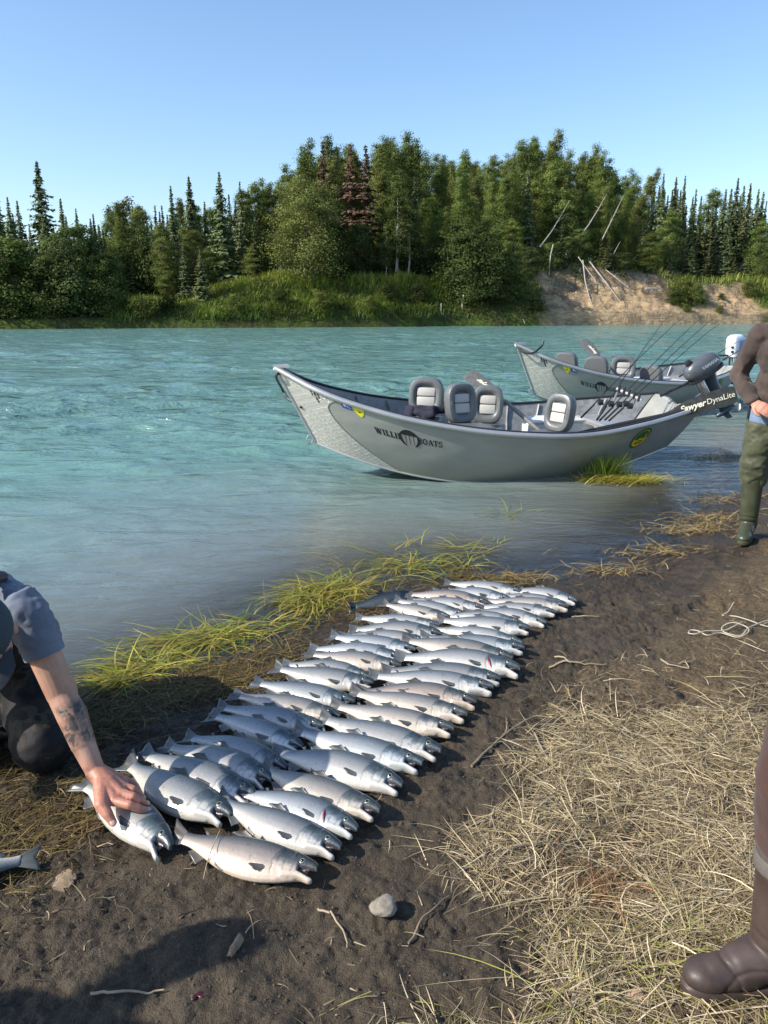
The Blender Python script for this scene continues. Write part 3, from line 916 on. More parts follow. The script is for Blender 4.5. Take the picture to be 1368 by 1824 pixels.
c[:, 0] *= 1 + .3 * top * rng.random(n)
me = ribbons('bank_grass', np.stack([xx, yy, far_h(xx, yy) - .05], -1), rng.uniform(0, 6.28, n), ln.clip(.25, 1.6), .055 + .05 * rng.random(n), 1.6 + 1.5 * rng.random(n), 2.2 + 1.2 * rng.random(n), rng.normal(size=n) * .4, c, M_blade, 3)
tag(link('bank_grass', me), 'tall green grass covering the far bank', 'grass', None, 'stuff')

# ------------------------------------------------------------------ fish
PS = np.array([0, .022, .06, .12, .18, .24, .32, .41, .50, .60, .70, .78, .84, .90])
PT = np.array([.026, .042, .056, .074, .088, .099, .110, .112, .106, .091, .069, .051, .040, .040])
PB = np.array([.048, .053, .060, .072, .086, .098, .110, .114, .109, .094, .068, .047, .036, .036])
PW = np.array([.016, .026, .036, .047, .054, .060, .067, .068, .063, .053, .039, .025, .017, .010])
def cub(t, T, v):
    m = np.gradient(v, T); i = np.clip(np.searchsorted(T, t) - 1, 0, len(T) - 2)
    h = T[i + 1] - T[i]; u = (t - T[i]) / h
    return (2 * u**3 - 3 * u**2 + 1) * v[i] + (u**3 - 2 * u**2 + u) * h * m[i] + (-2 * u**3 + 3 * u**2) * v[i + 1] + (u**3 - u**2) * h * m[i + 1]
def pt(s): return float(cub(np.array([s]), PS, PT)[0])
def pb(s): return float(cub(np.array([s]), PS, PB)[0])
def pw(s): return float(cub(np.array([s]), PS, PW)[0])

s = NT('fish_skin')
dv = s.attr('dv').outputs['Fac']; hd = s.attr('head').outputs['Fac']; mo = s.attr('mouth').outputs['Fac']
co = s.coord('Object')
oi = s.n('ObjectInfo')
rnd = s.n('VectorMath', operation='ADD'); s.l(co, rnd.inputs[0])
cmb = s.n('CombineXYZ'); s.l(s.math('MULTIPLY', oi.outputs['Random'], 37.0), cmb.inputs[0]); s.l(cmb.outputs[0], rnd.inputs[1])
co2 = rnd.outputs[0]
nf = s.noise(co2, 9, 4); ng = s.noise(co2, 60, 4, .7); nh = s.noise(co2, 26, 4)
d2 = s.math('ADD', dv, s.math('MULTIPLY', s.math('SUBTRACT', nf, .5), .16))
body = s.ramp(s.math('MULTIPLY', s.math('ADD', d2, 1.0), .5), [(.0, (.60, .575, .51)), (.22, (.55, .53, .475)), (.36, (.40, .39, .37)), (.46, (.30, .30, .295)), (.60, (.205, .215, .22)), (.74, (.115, .13, .137)), (.90, (.034, .044, .046))])
body = s.mix(s.ramp(ng, [(.58, 0.), (.70, .28)]), body, (.22, .22, .22))
hcol = s.ramp(s.math('MULTIPLY', s.math('ADD', s.math('ADD', dv, s.math('MULTIPLY', s.math('SUBTRACT', nh, .5), .9)), 1.0), .5), [(.22, (.62, .59, .53)), (.38, (.42, .42, .40)), (.48, (.17, .20, .215)), (.62, (.065, .090, .10)), (.84, (.018, .026, .027))])
gl_ = s.attr('gill').outputs['Fac']
spots = s.noise(co2, 44, 3, .65)
body = s.mix(s.math('MULTIPLY', s.ramp(spots, [(.64, 0.), (.70, 1.)]), s.ramp(s.math('MULTIPLY', s.math('ADD', dv, 1.0), .5), [(.55, 0.), (.72, .75)])), body, (.02, .025, .026))
body = s.mix(hd, body, hcol)
body = s.mix(s.math('MULTIPLY', gl_, .8), body, (.055, .065, .068))
streak = s.noise(s.coord('Object', (4, 60, 60)), 1.0, 4, .7)
body = s.mix(s.ramp(streak, [(.60, 0.), (.72, .4)]), body, (.10, .10, .095))
body = s.mix(1.0, body, oi.outputs['Color'], 'MULTIPLY')
mud_f = s.ramp(s.noise(co2, 18, 5, .65), [(.61, 0.), (.70, .5)])
body = s.mix(mud_f, body, (.16, .13, .10))
body = s.mix(mo, body, (.022, .012, .013))  # mouth inside and its slab painted near black, shade put into the colour
vo = s.n('TexVoronoi'); vo.inputs['Scale'].default_value = 120
mpv = s.n('Mapping'); mpv.inputs['Scale'].default_value = (.7, 1, 1); s.l(co, mpv.inputs[0]); s.l(mpv.outputs[0], vo.inputs['Vector'])
s.set(color=body, metal=.12, rough=s.ramp(nh, [(.3, .24), (.7, .40)]), spec=.55, coat=.3, coatr=.14)
s.set(normal=s.bump(vo.outputs['Distance'], .14, .003, s.bump(nh, .22, .006)))
M_fish = s.m
s = NT('fish_fin')
a_ = s.attr('along').outputs['Fac']
wv = s.n('TexWave'); wv.inputs['Scale'].default_value = 1.0; wv.bands_direction = 'X'
s.l(s.attr('rayf').outputs['Vector'], wv.inputs['Vector'])
fc = s.mix(a_, (.13, .135, .13), (.048, .052, .054))
fc = s.mix(1.0, fc, s.n('ObjectInfo').outputs['Color'], 'MULTIPLY')
s.set(color=s.mix(.35, fc, s.mix(1.0, fc, s.ramp(wv.outputs['Fac'], [(.2, .4), (.8, 1.5)]), 'MULTIPLY')), rough=.38, spec=.5, coat=.2)
M_fin = s.m
M_eye_w = simple('fish_iris', (.28, .285, .23), .25, .3, .4, 200)
M_eye_b = simple('fish_pupil', (.006, .006, .007), .08, 0, .1, 200, spec=.8)
M_red = simple('raw_red', (.22, .012, .016), .3, 0, .35, 120, .3, spec=.6)

def bend_pts(v, bend, sag):
    """v in fish units: x from 1 (snout at 0) backwards is negative; bend sideways and let the tail drop"""
    v = np.array(v, float)
    sx = -v[:, 0]
    v[:, 1] += bend * ((sx - .42) ** 2 - .05)
    v[:, 2] -= sag * np.maximum(sx - .45, 0) ** 1.6
    return v

def fin_mesh(base, tips, m, K=6, thick=.0018, wav=.004, seed=0):
    """fan between a base line and a tip line (lists of points), as a thin rayed blade"""
    rng = np.random.default_rng(seed)
    base = np.array(base, float); tips = np.array(tips, float)
    nr = len(base)
    v = []; al = []; rf = []
    for side in (1, -1):
        for i in range(nr):
            for k in range(K + 1):
                u = k / K
                p = base[i] * (1 - u) + tips[i] * u
                p = p + np.array([0, 0, wav * math.sin(i * 1.1 + seed) * u + side * thick * (1 - .7 * u)])
                v.append(p); al.append(u); rf.append(i * .9)
    q = []
    o = nr * (K + 1)
    for i in range(nr - 1):
        for k in range(K):
            a = i * (K + 1) + k
            q.append((a, a + 1, a + K + 2, a + K + 1)); q.append((o + a, o + a + K + 1, o + a + K + 2, o + a + 1))
    for k in range(K):
        q.append((k, o + k, o + k + 1, k + 1)); a = (nr - 1) * (K + 1) + k; q.append((a, a + 1, o + a + 1, o + a))
    for i in range(nr - 1):
        a = i * (K + 1) + K; q.append((a, o + a, o + a + K + 1, a + K + 1))
    return np.array(v), np.array(q), np.array(al), np.array(rf)

def make_fish(var, gape, bend, sag, deep=1.0, hook=.0):
    """returns list of (part name, mesh)"""
    mb = MB()
    yc = -.008                                           # mouth line
    XC, E0, E1 = .125, .098, .024                        # corner of the mouth, place of the eye
    n = 20
    def ring(s_, lo, hi, w, ymid=None):
        c = (lo + hi) / 2; hh = (hi - lo) / 2
        return [Vector((-s_, c + hh * math.sin(2 * math.pi * k / n), w * math.copysign(abs(math.cos(2 * math.pi * k / n)) ** .9, math.cos(2 * math.pi * k / n)))) for k in range(n)]
    ss = np.concatenate([[.112], np.linspace(.125, .90, 40)])
    mb.rings([ring(x, -pb(x) * (deep if x > .2 else 1 + (deep - 1) * x / .2), pt(x), pw(x)) for x in ss])
    # upper jaw and snout
    mb.rings([ring(x, yc - .012 * (x / .15) + .010 * (1 - x / .15) - hook * max(0, 1 - x / .05), pt(x) + .003, pw(x) * .98) for x in (.003, .012, .03, .05, .075, .10, .125, .15)])
    # lower jaw, turned about the corner of the mouth
    c, sn = math.cos(-gape), math.sin(-gape)
    px_, py_ = -XC, yc - .012
    lj = []
    tg = math.tan(gape)
    for x in (.008, .015, .028, .045, .068, .09, .115, .15, .19):
        up = py_ - tg * max(0.0, XC - x) if x < XC else py_ - .004
        lo_ = min(-pb(max(x, 0)) * .99, up - (.020 if x < .01 else .026 if x < .02 else .032))
        lj.append(ring(x, lo_, up - (.005 if x < .01 else 0), max(pw(x), .016) * (.8 if x < .01 else 1.0)))
    mb.rings(lj)
    # slab added between the jaws, so that the open mouth looks dark
    L = .075
    tri = [(px_ - .02, py_ + .004), (px_ + L * 1.05, yc + .002), (px_ + L * 1.05, py_ - L * 1.05 * tg)]
    v = [Vector((a, b, z)) for z in (-.012, .006) for a, b in tri]
    mb.add(v, [(0, 2, 1), (3, 4, 5), (0, 1, 4, 3), (1, 2, 5, 4), (2, 0, 3, 5)])
    me = remeshed(mb, .0052, 3, 'fish_body')
    v = mco(me).astype(float); nn = mno(me).astype(float)
    sx = -v[:, 0]
    T = cub(np.clip(sx, 0, .9), PS, PT); B = cub(np.clip(sx, 0, .9), PS, PB)
    dv_ = np.where(v[:, 1] > 0, v[:, 1] / T, v[:, 1] / B)
    # gill cover edge and a crease behind the cheek
    yy_ = v[:, 1]
    so = .258 - 3.0 * (yy_ + .012) ** 2 * (1 + 1.2 * (yy_ > 0.0)) + .004 * vn(yy_ * 90, yy_ * 0, s=var)
    dd = sx - so
    inr = (sstep(.066, .035, yy_) * sstep(-.092, -.06, yy_)) * (.65 + .35 * vn(yy_ * 60, v[:, 2] * 30, s=var + 3))
    g = np.exp(-(dd / .0052) ** 2) * inr
    plate = sstep(-.03, -.006, dd) * (dd < 0) * inr
    s2 = .190 - 2.2 * (yy_ + .005) ** 2
    g2 = np.exp(-((sx - s2) / .005) ** 2) * sstep(.03, .005, yy_) * sstep(-.07, -.04, yy_)
    v += nn * (-.0036 * g + .0022 * plate - .0016 * g2)[:, None]
    fattr(me, 'gill', np.clip(.85 * np.exp(-(dd / .0065) ** 2) * inr + .45 * np.exp(-((sx - s2) / .005) ** 2) * (g2 > .2) + .5 * np.exp(-((sx - (.135 + .10 * np.maximum(0, .0 - yy_))) / .006) ** 2) * ((yy_ < .02) & (yy_ > -.05)), 0, 1))
    # eye socket
    ed = np.hypot(sx - E0, yy_ - E1)
    v -= nn * (.004 * np.exp(-(ed / .013) ** 2))[:, None]
    head = sstep(.272, .250, sx + 3.0 * (yy_ + .012) ** 2)
    # inside of the mouth
    up = (sx < XC) & (yy_ < yc + .012) & (nn[:, 1] < -.45) & (yy_ > yc - .03)
    rot = (yy_ - py_) - (-(sx + px_)) * 0
    ja = np.arctan2(-(yy_ - py_), np.maximum(1e-4, v[:, 0] - px_)); gape_ = gape
    inside = (v[:, 0] > px_ - .012) & (ja > -.12) & (ja < gape + .1) & (np.abs(v[:, 2]) < .0145)
    lowup = (sx < XC) & (nn[:, 1] > .5) & (ja > gape * .5) & (ja < gape + .15)
    mouth = np.clip(inside * 1.0 + up * .8 + lowup * .6, 0, 1) * (sx > .012)
    fattr(me, 'dv', dv_.clip(-1.1, 1.1)); fattr(me, 'head', head); fattr(me, 'mouth', mouth)
    mset(me, bend_pts(v, bend, sag))
    me.materials.append(M_fish)
    parts = [('body', me)]
    def addfin(nm, base, tips, seed, **k):
        v, q, al, rf = fin_mesh(base, tips, M_fin, seed=seed, **k)
        m = fast_mesh(nm, bend_pts(v, bend, sag), q, True, [M_fin])
        fattr(m, 'along', al)
        a = m.attributes.new('rayf', 'FLOAT_VECTOR', 'POINT'); a.data.foreach_set('vector', np.stack([rf, al * 0, al * 0], -1).astype(np.float32).ravel())
        parts.append((nm, m))
    # tail
    nr = 15
    base = []; tips = []
    for i in range(nr):
        f = i / (nr - 1) * 2 - 1
        base.append((-.885 - .004 * abs(f), f * .037 + .001, 0))
        tips.append((-1.0 - .012 + .035 * (1 - abs(f)) ** 1.0 - .0 * f, f * .090, .012 * math.sin(3 * f + var)))
    addfin('tail_fin', base, tips, var, wav=.005)
    # back fin
    base = [(-.45 - .10 * i / 8, pt(.45 + .10 * i / 8) - .004, .004) for i in range(9)]
    tips = [(-.505 - .09 * i / 8 - .012, pt(.45 + .10 * i / 8) + (.040 - .036 * (i / 8) ** .8) * (.55 if i == 0 else 1), .016 + .004 * i / 8) for i in range(9)]
    addfin('dorsal_fin', base, tips, var + 1)
    base = [(-.735 - .02 * i / 3, pt(.75) - .006, 0) for i in range(4)]
    tips = [(-.765 - .022 * i / 3, pt(.75) + .026 - .008 * i / 3, .004) for i in range(4)]
    addfin('adipose_fin', base, tips, var + 2, K=3, thick=.003)
    base = [(-.69 - .10 * i / 7, -pb(.69 + .10 * i / 7) + .006, 0) for i in range(8)]
    tips = [(-.725 - .10 * i / 7, -pb(.69 + .10 * i / 7) - (.055 - .036 * i / 7) * (.6 if i == 0 else 1), .004) for i in range(8)]
    addfin('anal_fin', base, tips, var + 3)
    # belly fin, close to the near flank
    base = [(-.53 - .03 * i / 5, -pb(.54) * deep * .93 - .002 * i, .012) for i in range(6)]
    tips = [(-.61 + .012 * i / 5 - .01, -pb(.6) * .98 + .03 - .034 * i / 5, .034 - .012 * i / 5) for i in range(6)]
    addfin('pelvic_fin', base, tips, var + 4)
    # side fin lying on the flank
    zb = pw(.25) * .86
    base = [(-.272 - .012 * i / 6, -.040 - .020 * i / 6, zb * (1.02 - .05 * i / 6)) for i in range(7)]
    tips = []
    for i in range(7):
        f = i / 6
        al_ = R(6 - 30 * f); l_ = .112 * (.84 + .16 * math.sin(math.pi * min(1, f * 2.2 + .1))) * (1 - .45 * f ** 1.8)
        tips.append((-.278 - l_ * math.cos(al_), -.046 + l_ * math.sin(al_) - .004 * var, pw(.36) * .97 + .012 - .006 * f))
    addfin('pectoral_fin', base, tips, var + 5)
    # eye
    for sg in (1, -1):
        e = MB()
        z0 = pw(.098) * math.sqrt(max(.05, 1 - (.024 / .060) ** 2)) * sg
        e.ell((-.098, .024, z0 * .95), (.0175, .0165, .0055), None, 16, 8, 0)
        e.ell((-.097, .024, z0 * .95 + sg * .0048), (.0100, .0096, .0028), None, 12, 6, 1)
        m = e.mesh('eye', [M_eye_w, M_eye_b]); mset(m, bend_pts(mco(m), bend, sag))
        parts.append(('eye', m))
    return parts

FV = [make_fish(0, R(2), .02, .03), make_fish(1, R(7), -.10, .05, 1.03), make_fish(2, R(12), .05, .02, .97, .004), make_fish(3, R(18), -.05, .06, 1.04, .008), make_fish(4, R(5), .14, .04, .93), make_fish(5, R(9), -.16, .05, 1.0), make_fish(6, R(14), .10, .03, 1.08, .006), make_fish(7, R(4), -.02, .06, .9)]

def fish(snout, head_dir, L, roll, var, label, tone=(1, 1, 1), group='freshly caught fish laid out on the mud', red=None, z_add=0.0, name='fish', pitch=0.0):
    """a fish lying on its side: snout spot (x, y), direction the head points to, length, roll towards the viewer"""
    hx, hy = math.cos(head_dir), math.sin(head_dir)
    mx, my = snout[0] - hx * L * .45, snout[1] - hy * L * .45
    g = max(gs(mx, my), gs(snout[0], snout[1]), gs(mx - hx * L * .3, my - hy * L * .3)) + .004
    sup = math.sqrt((.068 * math.cos(roll)) ** 2 + (.117 * math.sin(roll)) ** 2) * L
    root = empty(name, (snout[0], snout[1], g + sup + z_add), 0, label, 'fish', group)
    Mx = Matrix.Rotation(head_dir, 3, 'Z') @ Matrix.Rotation(pitch, 3, 'Y') @ Matrix.Rotation(roll, 3, 'X')
    root.rotation_euler = Mx.to_euler()
    root.scale = (L, L * random.uniform(1.02, 1.15), L * random.uniform(.95, 1.06))
    for nm, me in FV[var]:
        o = link(nm, me, root); o.color = (*tone, 1)
    if red is not None:
        m = MB()
        pts = []
        for i in range(9):
            f = i / 8; yy = .012 - .075 * f
            sxx = .252 - 2.4 * (yy + .012) ** 2 - .035 * f
            z = pw(sxx) * math.sqrt(max(.05, 1 - (yy / .10) ** 2))
            pts.append((-sxx, yy, z + .002))
        m.tube(pts, [.002, .005, .007, .009, .009, .008, .006, .004, .001], 6)
        me = m.mesh('gill_gash', [M_red]); b = FVB[var]; mset(me, bend_pts(mco(me), *b))
        o = link('gill_gash', me, root); tag(o, 'blood red gash along the gill')
    return root
FVB = [(.02, .03), (-.10, .05), (.05, .02), (-.05, .06), (.14, .04), (-.16, .05), (.10, .03), (-.02, .06)]

ORD = ['nearest', 'second', 'third', 'fourth', 'fifth', 'sixth', 'seventh', 'eighth', 'ninth', 'tenth', 'eleventh', 'twelfth', 'thirteenth', 'fourteenth', 'fifteenth', 'sixteenth',
       'seventeenth', 'eighteenth', 'nineteenth', 'twentieth', 'twenty first', 'twenty second', 'farthest']
SIL, BLU, BRN, PNK = (1, 1, 1), (.88, .94, 1.0), (1.0, .92, .84), (1.06, .90, .80)
LEFT = [((140, 1390), (305, 1522), .56, 3, SIL), ((205, 1362), (408, 1467), .56, 3, SIL), ((238, 1345), (452, 1429), .55, 2, SIL), ((295, 1330), (485, 1397), .52, 3, SIL), ((335, 1308), (512, 1373), .50, 1, BLU),
        ((375, 1272), (539, 1336), .50, 0, BLU), ((385, 1258), (578, 1299), .51, 0, BLU), ((409, 1237), (605, 1281), .53, 2, BRN), ((450, 1216), (632, 1254), .51, 2, BLU), ((479, 1191), (665, 1222), .51, 4, SIL),
        ((510, 1174), (662, 1205), .47, 1, SIL), ((549, 1163), (715, 1187), .49, 2, BRN), ((558, 1147), (718, 1170), .49, 1, BLU), ((587, 1131), (740, 1158), .48, 2, BLU), ((610, 1127), (761, 1141), .47, 0, SIL),
        ((626, 1115), (788, 1129), .50, 1, SIL), ((637, 1096), (784, 1113), .48, 0, SIL), ((686, 1074), (800, 1099), .44, 4, BRN), ((703, 1067), (830, 1097), .48, 2, SIL), ((730, 1065), (864, 1083), .47, 0, SIL),
        ((721, 1051), (873, 1074), .52, 1, PNK), ((775, 1046), (913, 1066), .49, 1, BLU), ((795, 1032), (932, 1051), .50, 0, SIL)]
RIGHT = [((312, 1508), (564, 1571), .50, 3, PNK), ((385, 1440), (605, 1532), .51, 2, SIL), ((440, 1420), (638, 1492), .49, 1, BLU), ((470, 1385), (674, 1463), .51, 2, BRN), ((490, 1345), (718, 1413), .55, 1, SIL),
         ((525, 1315), (751, 1378), .56, 2, BLU), ((565, 1290), (784, 1354), .55, 3, SIL), ((590, 1266), (808, 1312), .55, 2, BRN), ((625, 1242), (832, 1286), .54, 3, BRN), ((640, 1233), (850, 1259), .53, 1, PNK),
         ((655, 1212), (879, 1237), .57, 2, SIL), ((680, 1199), (892, 1220), .55, 4, SIL), ((705, 1174), (927, 1202), .60, 3, SIL), ((715, 1146), (913, 1184), .58, 0, BRN), ((750, 1143), (934, 1165), .53, 2, BLU),
         ((770, 1122), (931, 1153), .51, 0, SIL), ((786, 1110), (944, 1127), .50, 2, SIL), ((800, 1095), (930, 1112), .45, 1, SIL), ((835, 1088), (974, 1111), .47, 1, SIL), ((850, 1080), (990, 1092), .47, 2, SIL),
         ((860, 1069), (1013, 1082), .50, 2, BRN), ((880, 1056), (1009, 1074), .44, 0, SIL), ((900, 1043), (1029, 1067), .45, 1, SIL)]
SPEC_L = {0: 'silver fish pinned under the hand of the kneeling man', 1: 'silver fish with wide open mouth just above the one under the hand', 2: 'silver fish with spread tail crossed by the arm shadow, third of the left row',
          7: 'brownish fish in the left row, half in the shadow of the kneeling man', 20: 'pinkish fish near the top of the left row, tail beside the dark backed fish'}
SPEC_R = {0: 'pinkish brown fish with gaping jaw at the very front of the right row', 2: 'silver fish with a red gill gash, third from the front of the right row',
          12: 'long silver fish with a dark red gill slit in the middle of the right row', 3: 'dark grey brown fish with speckled belly, fourth from the front of the right row'}
rr = random.Random(12)
for row, nm, spec in ((LEFT, 'left', SPEC_L), (RIGHT, 'right', SPEC_R)):
    for i, (t, h, L, var, tone) in enumerate(row):
        zz = .09
        a, b = G(*t, zz), G(*h, zz)
        d = (b - a).xy
        look = {SIL: 'silver', BLU: 'bluish silver', BRN: 'brownish silver', PNK: 'pinkish'}[tone]
        lab = spec.get(i)
        if lab is None:
            lab = '%s fish, %s from the front of the %s row%s' % (look, ORD[i], nm, ' by the grass' if nm == 'left' and i > 8 else '') if i < 22 else '%s fish at the far end of the %s row' % (look, nm)
        b_ = .88 + .2 * rr.random(); tn = [c * b_ for c in tone]
        if not (nm == 'right' and i in (2, 12)) and rr.random() < .5: var = {0: 7, 1: 5, 2: 6, 3: 6, 4: 7}[var]
        f = fish((b.x, b.y), math.atan2(d.y, d.x), L, R(13 + 9 * rr.random()), var, lab, tn, red=True if (nm == 'right' and i in (2, 12)) else None)
a, b = G(636, 1078, .05), G(722, 1052, .08)
fish((b.x + .06, b.y + .01), math.atan2(b.y - a.y, b.x - a.x), .44, R(66), 0, 'dark backed fish lying belly down on the sedge at the top left of the catch', (.55, .62, .62), z_add=-.02)
a = G(76, 1537, .08)
fish((a.x - .50, a.y - .17), math.atan2(-.17, -.50), .52, R(-10), 1, 'pale tail end of a fish lying apart at the left edge of the picture', (.8, .88, .92))

# ------------------------------------------------------------------ drift boats
def alu(name, col, rough, metal, scratch):
    s = NT(name)
    co = s.coord('Object')
    sm = s.noise(s.coord('Object', (.8, 1, 2.2)), 2.2, 5, .6); fi = s.noise(s.coord('Object', (6, 6, 60)), 3, 3); sp = s.noise(co, 40, 4, .7)
    c = s.ramp(sm, [(.3, tuple(x * .82 for x in col)), (.7, tuple(min(1, x * 1.12) for x in col))])
    c = s.mix(s.ramp(sp, [(.62, 0.), (.75, scratch)]), c, tuple(min(1, x * 1.35) for x in col))
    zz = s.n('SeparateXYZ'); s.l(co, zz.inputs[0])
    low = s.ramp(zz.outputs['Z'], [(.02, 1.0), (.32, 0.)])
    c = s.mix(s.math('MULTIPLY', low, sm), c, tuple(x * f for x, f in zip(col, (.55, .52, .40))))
    s.set(color=c, metal=metal, rough=s.ramp(sm, [(.3, rough - .07), (.7, rough + .1)]), normal=s.bump(fi, .08, .004))
    return s.m
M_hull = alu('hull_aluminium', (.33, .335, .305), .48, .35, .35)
M_rim = alu('rim_aluminium', (.50, .50, .49), .36, .6, .25)
M_tread = simple('tread_plate', (.50, .49, .44), .42, .3, .12, 40)
M_in = simple('boat_inside', (.24, .25, .25), .55, .35, .25, 14, .1)
M_dark = simple('black_rubber', (.018, .019, .022), .55, 0, .3, 40, .15)
M_black = simple('black_print', (.012, .012, .014), .45, 0, .2, 60)
M_vinyl = simple('grey_vinyl', (.12, .128, .13), .38, 0, .15, 60, .15, .002)
M_panel = simple('pale_vinyl', (.46, .445, .41), .5, 0, .1, 80, .1, .001)
M_white = simple('white_plastic', (.66, .66, .62), .45, 0, .1, 30)
M_blue = simple('blue_sticker', (.012, .06, .36), .4, 0, .1, 60)
M_yel = simple('yellow_sticker', (.72, .66, .02), .4, 0, .08, 60)
M_grn = simple('green_sticker', (.012, .12, .03), .4, 0, .15, 60)
M_gold = simple('gold_sticker', (.62, .42, .02), .4, 0, .1, 60)
M_orng = simple('orange_print', (.55, .13, .03), .45, 0, .1, 60)
M_cloth = simple('navy_cloth', (.018, .018, .035), .9, 0, .4, 18, .5, .01)
M_steel = simple('bright_metal', (.55, .55, .55), .3, .9, .2, 40)
M_rod = simple('rod_blank', (.02, .018, .018), .3, 0, .3, 40)
M_cork = simple('cork', (.42, .28, .15), .8, 0, .3, 120)

HT = np.array([0, .08, .2, .35, .5, .65, .8, 1.])
H_cs = (-.025, 3.801); H_cb = np.array([0, .183, .378, .552, .646, .652, .578, .398]); H_cz = np.array([.344, .233, .1, .01, .006, .026, .07, .221])
H_gs = (-.432, 4.181); H_gb = np.array([0, .287, .559, .798, .931, .928, .793, .452]); H_gz = np.array([1.143, .955, .773, .635, .561, .536, .592, .696])
def c1(t, v): return float(cub(np.array([min(max(t, 0), 1)]), HT, v)[0])
def chine(t): return Vector((H_cs[0] + t * (H_cs[1] - H_cs[0]), c1(t, H_cb), c1(t, H_cz)))
def gunw(t): return Vector((H_gs[0] + t * (H_gs[1] - H_gs[0]), c1(t, H_gb), c1(t, H_gz)))
def hull_pt(t, v, side=-1):
    a, b = chine(t), gunw(t)
    p = a * (1 - v) + b * v
    p.y += .035 * math.sin(math.pi * v) * min(1, p.y * 4)
    p.y *= side
    return p
def hull_n(t, v, side=-1):
    e = 1e-3
    n = (hull_pt(t + e, v, side) - hull_pt(t - e, v, side)).cross(hull_pt(t, v + e, side) - hull_pt(t, v - e, side)).normalized()
    return n if n.y * side > 0 else -n

def on_hull(shape, t0, v0, off=.003, shear=0.0, side=-1):
    """flat outline points (a along the hull in metres towards the stern, b upwards) laid on the side"""
    e = 1e-3
    du = (hull_pt(t0 + e, v0, side) - hull_pt(t0 - e, v0, side)).length / (2 * e)
    dvv = (hull_pt(t0, v0 + e, side) - hull_pt(t0, v0 - e, side)).length / (2 * e)
    out = []
    for a, b in shape:
        t = t0 + (a + shear * b) / du; v = v0 + b / dvv
        out.append(hull_pt(t, v, side) + hull_n(t, v, side) * off)
    return out

def stroke(mb, pts, w, fn, m=0):
    """flat stroke along a polyline; fn maps 2D points to 3D"""
    pts = [Vector(p) for p in pts]
    L = []; Rr = []
    for i, p in enumerate(pts):
        d = (pts[min(i + 1, len(pts) - 1)] - pts[max(i - 1, 0)]).normalized()
        nrm = Vector((-d.y, d.x)); ww = (w[i] if hasattr(w, '__len__') else w) / 2
        L.append(p + nrm * ww); Rr.append(p - nrm * ww)
    v = fn([tuple(p) for p in L] + [tuple(p) for p in Rr]); n = len(pts)
    mb.add(v, [(i, i + 1, n + i + 1, n + i) for i in range(n - 1)], m)

def arc(cx, cy, rx, ry, a0, a1, n=12):
    return [(cx + rx * math.cos(R(a0 + (a1 - a0) * i / n)), cy + ry * math.sin(R(a0 + (a1 - a0) * i / n))) for i in range(n + 1)]
# letters with slab serifs, in a box one high
def glyph(ch):
    K, N, S = .24, .10, .09
    g = {'W': (1.25, [([(.12, 1), (.38, 0)], K), ([(.38, 0), (.62, .95)], N), ([(.58, 1), (.84, 0)], K), ([(.84, 0), (1.1, 1)], N), ([(0, .95), (.32, .95)], S), ([(.95, .95), (1.25, .95)], S)]),
         'I': (.5, [([(.25, 0), (.25, 1)], K), ([(.05, .95), (.45, .95)], S), ([(.05, .05), (.45, .05)], S)]),
         'L': (.75, [([(.25, 0), (.25, 1)], K), ([(.05, .95), (.48, .95)], S), ([(.05, .06), (.72, .06)], .12), ([(.68, 0), (.68, .3)], S)]),
         'E': (.75, [([(.25, 0), (.25, 1)], K), ([(.05, .94), (.70, .94)], .12), ([(.05, .06), (.72, .06)], .12), ([(.25, .5), (.55, .5)], S), ([(.68, .0), (.68, .3)], S), ([(.66, .72), (.66, 1)], S)]),
         'B': (.8, [([(.22, 0), (.22, 1)], K), ([(.02, .95), (.4, .95)] + arc(.42, .74, .26, .21, 90, -90, 8) + [(.22, .53)], .15), ([(.02, .05), (.42, .05)] + arc(.44, .27, .3, .22, -90, 90, 8) + [(.22, .49)], .16)]),
         'O': (.9, [(arc(.45, .5, .34, .43, 0, 360, 20), .2)]),
         'A': (.95, [([(.12, 0), (.46, 1)], N), ([(.46, 1), (.80, 0)], K), ([(.25, .32), (.68, .32)], S), ([(0, .05), (.28, .05)], S), ([(.62, .05), (.95, .05)], S)]),
         'T': (.85, [([(.42, 0), (.42, 1)], K), ([(.03, .94), (.82, .94)], .12), ([(.06, .7), (.06, 1)], S), ([(.78, .7), (.78, 1)], S), ([(.22, .05), (.62, .05)], S)]),
         'S': (.75, [(arc(.38, .72, .26, .22, 30, 270, 10) + arc(.36, .26, .28, .22, 90, -150, 10), .17), ([(.64, .72), (.64, 1)], S), ([(.08, 0), (.08, .3)], S)])}
    return g[ch]

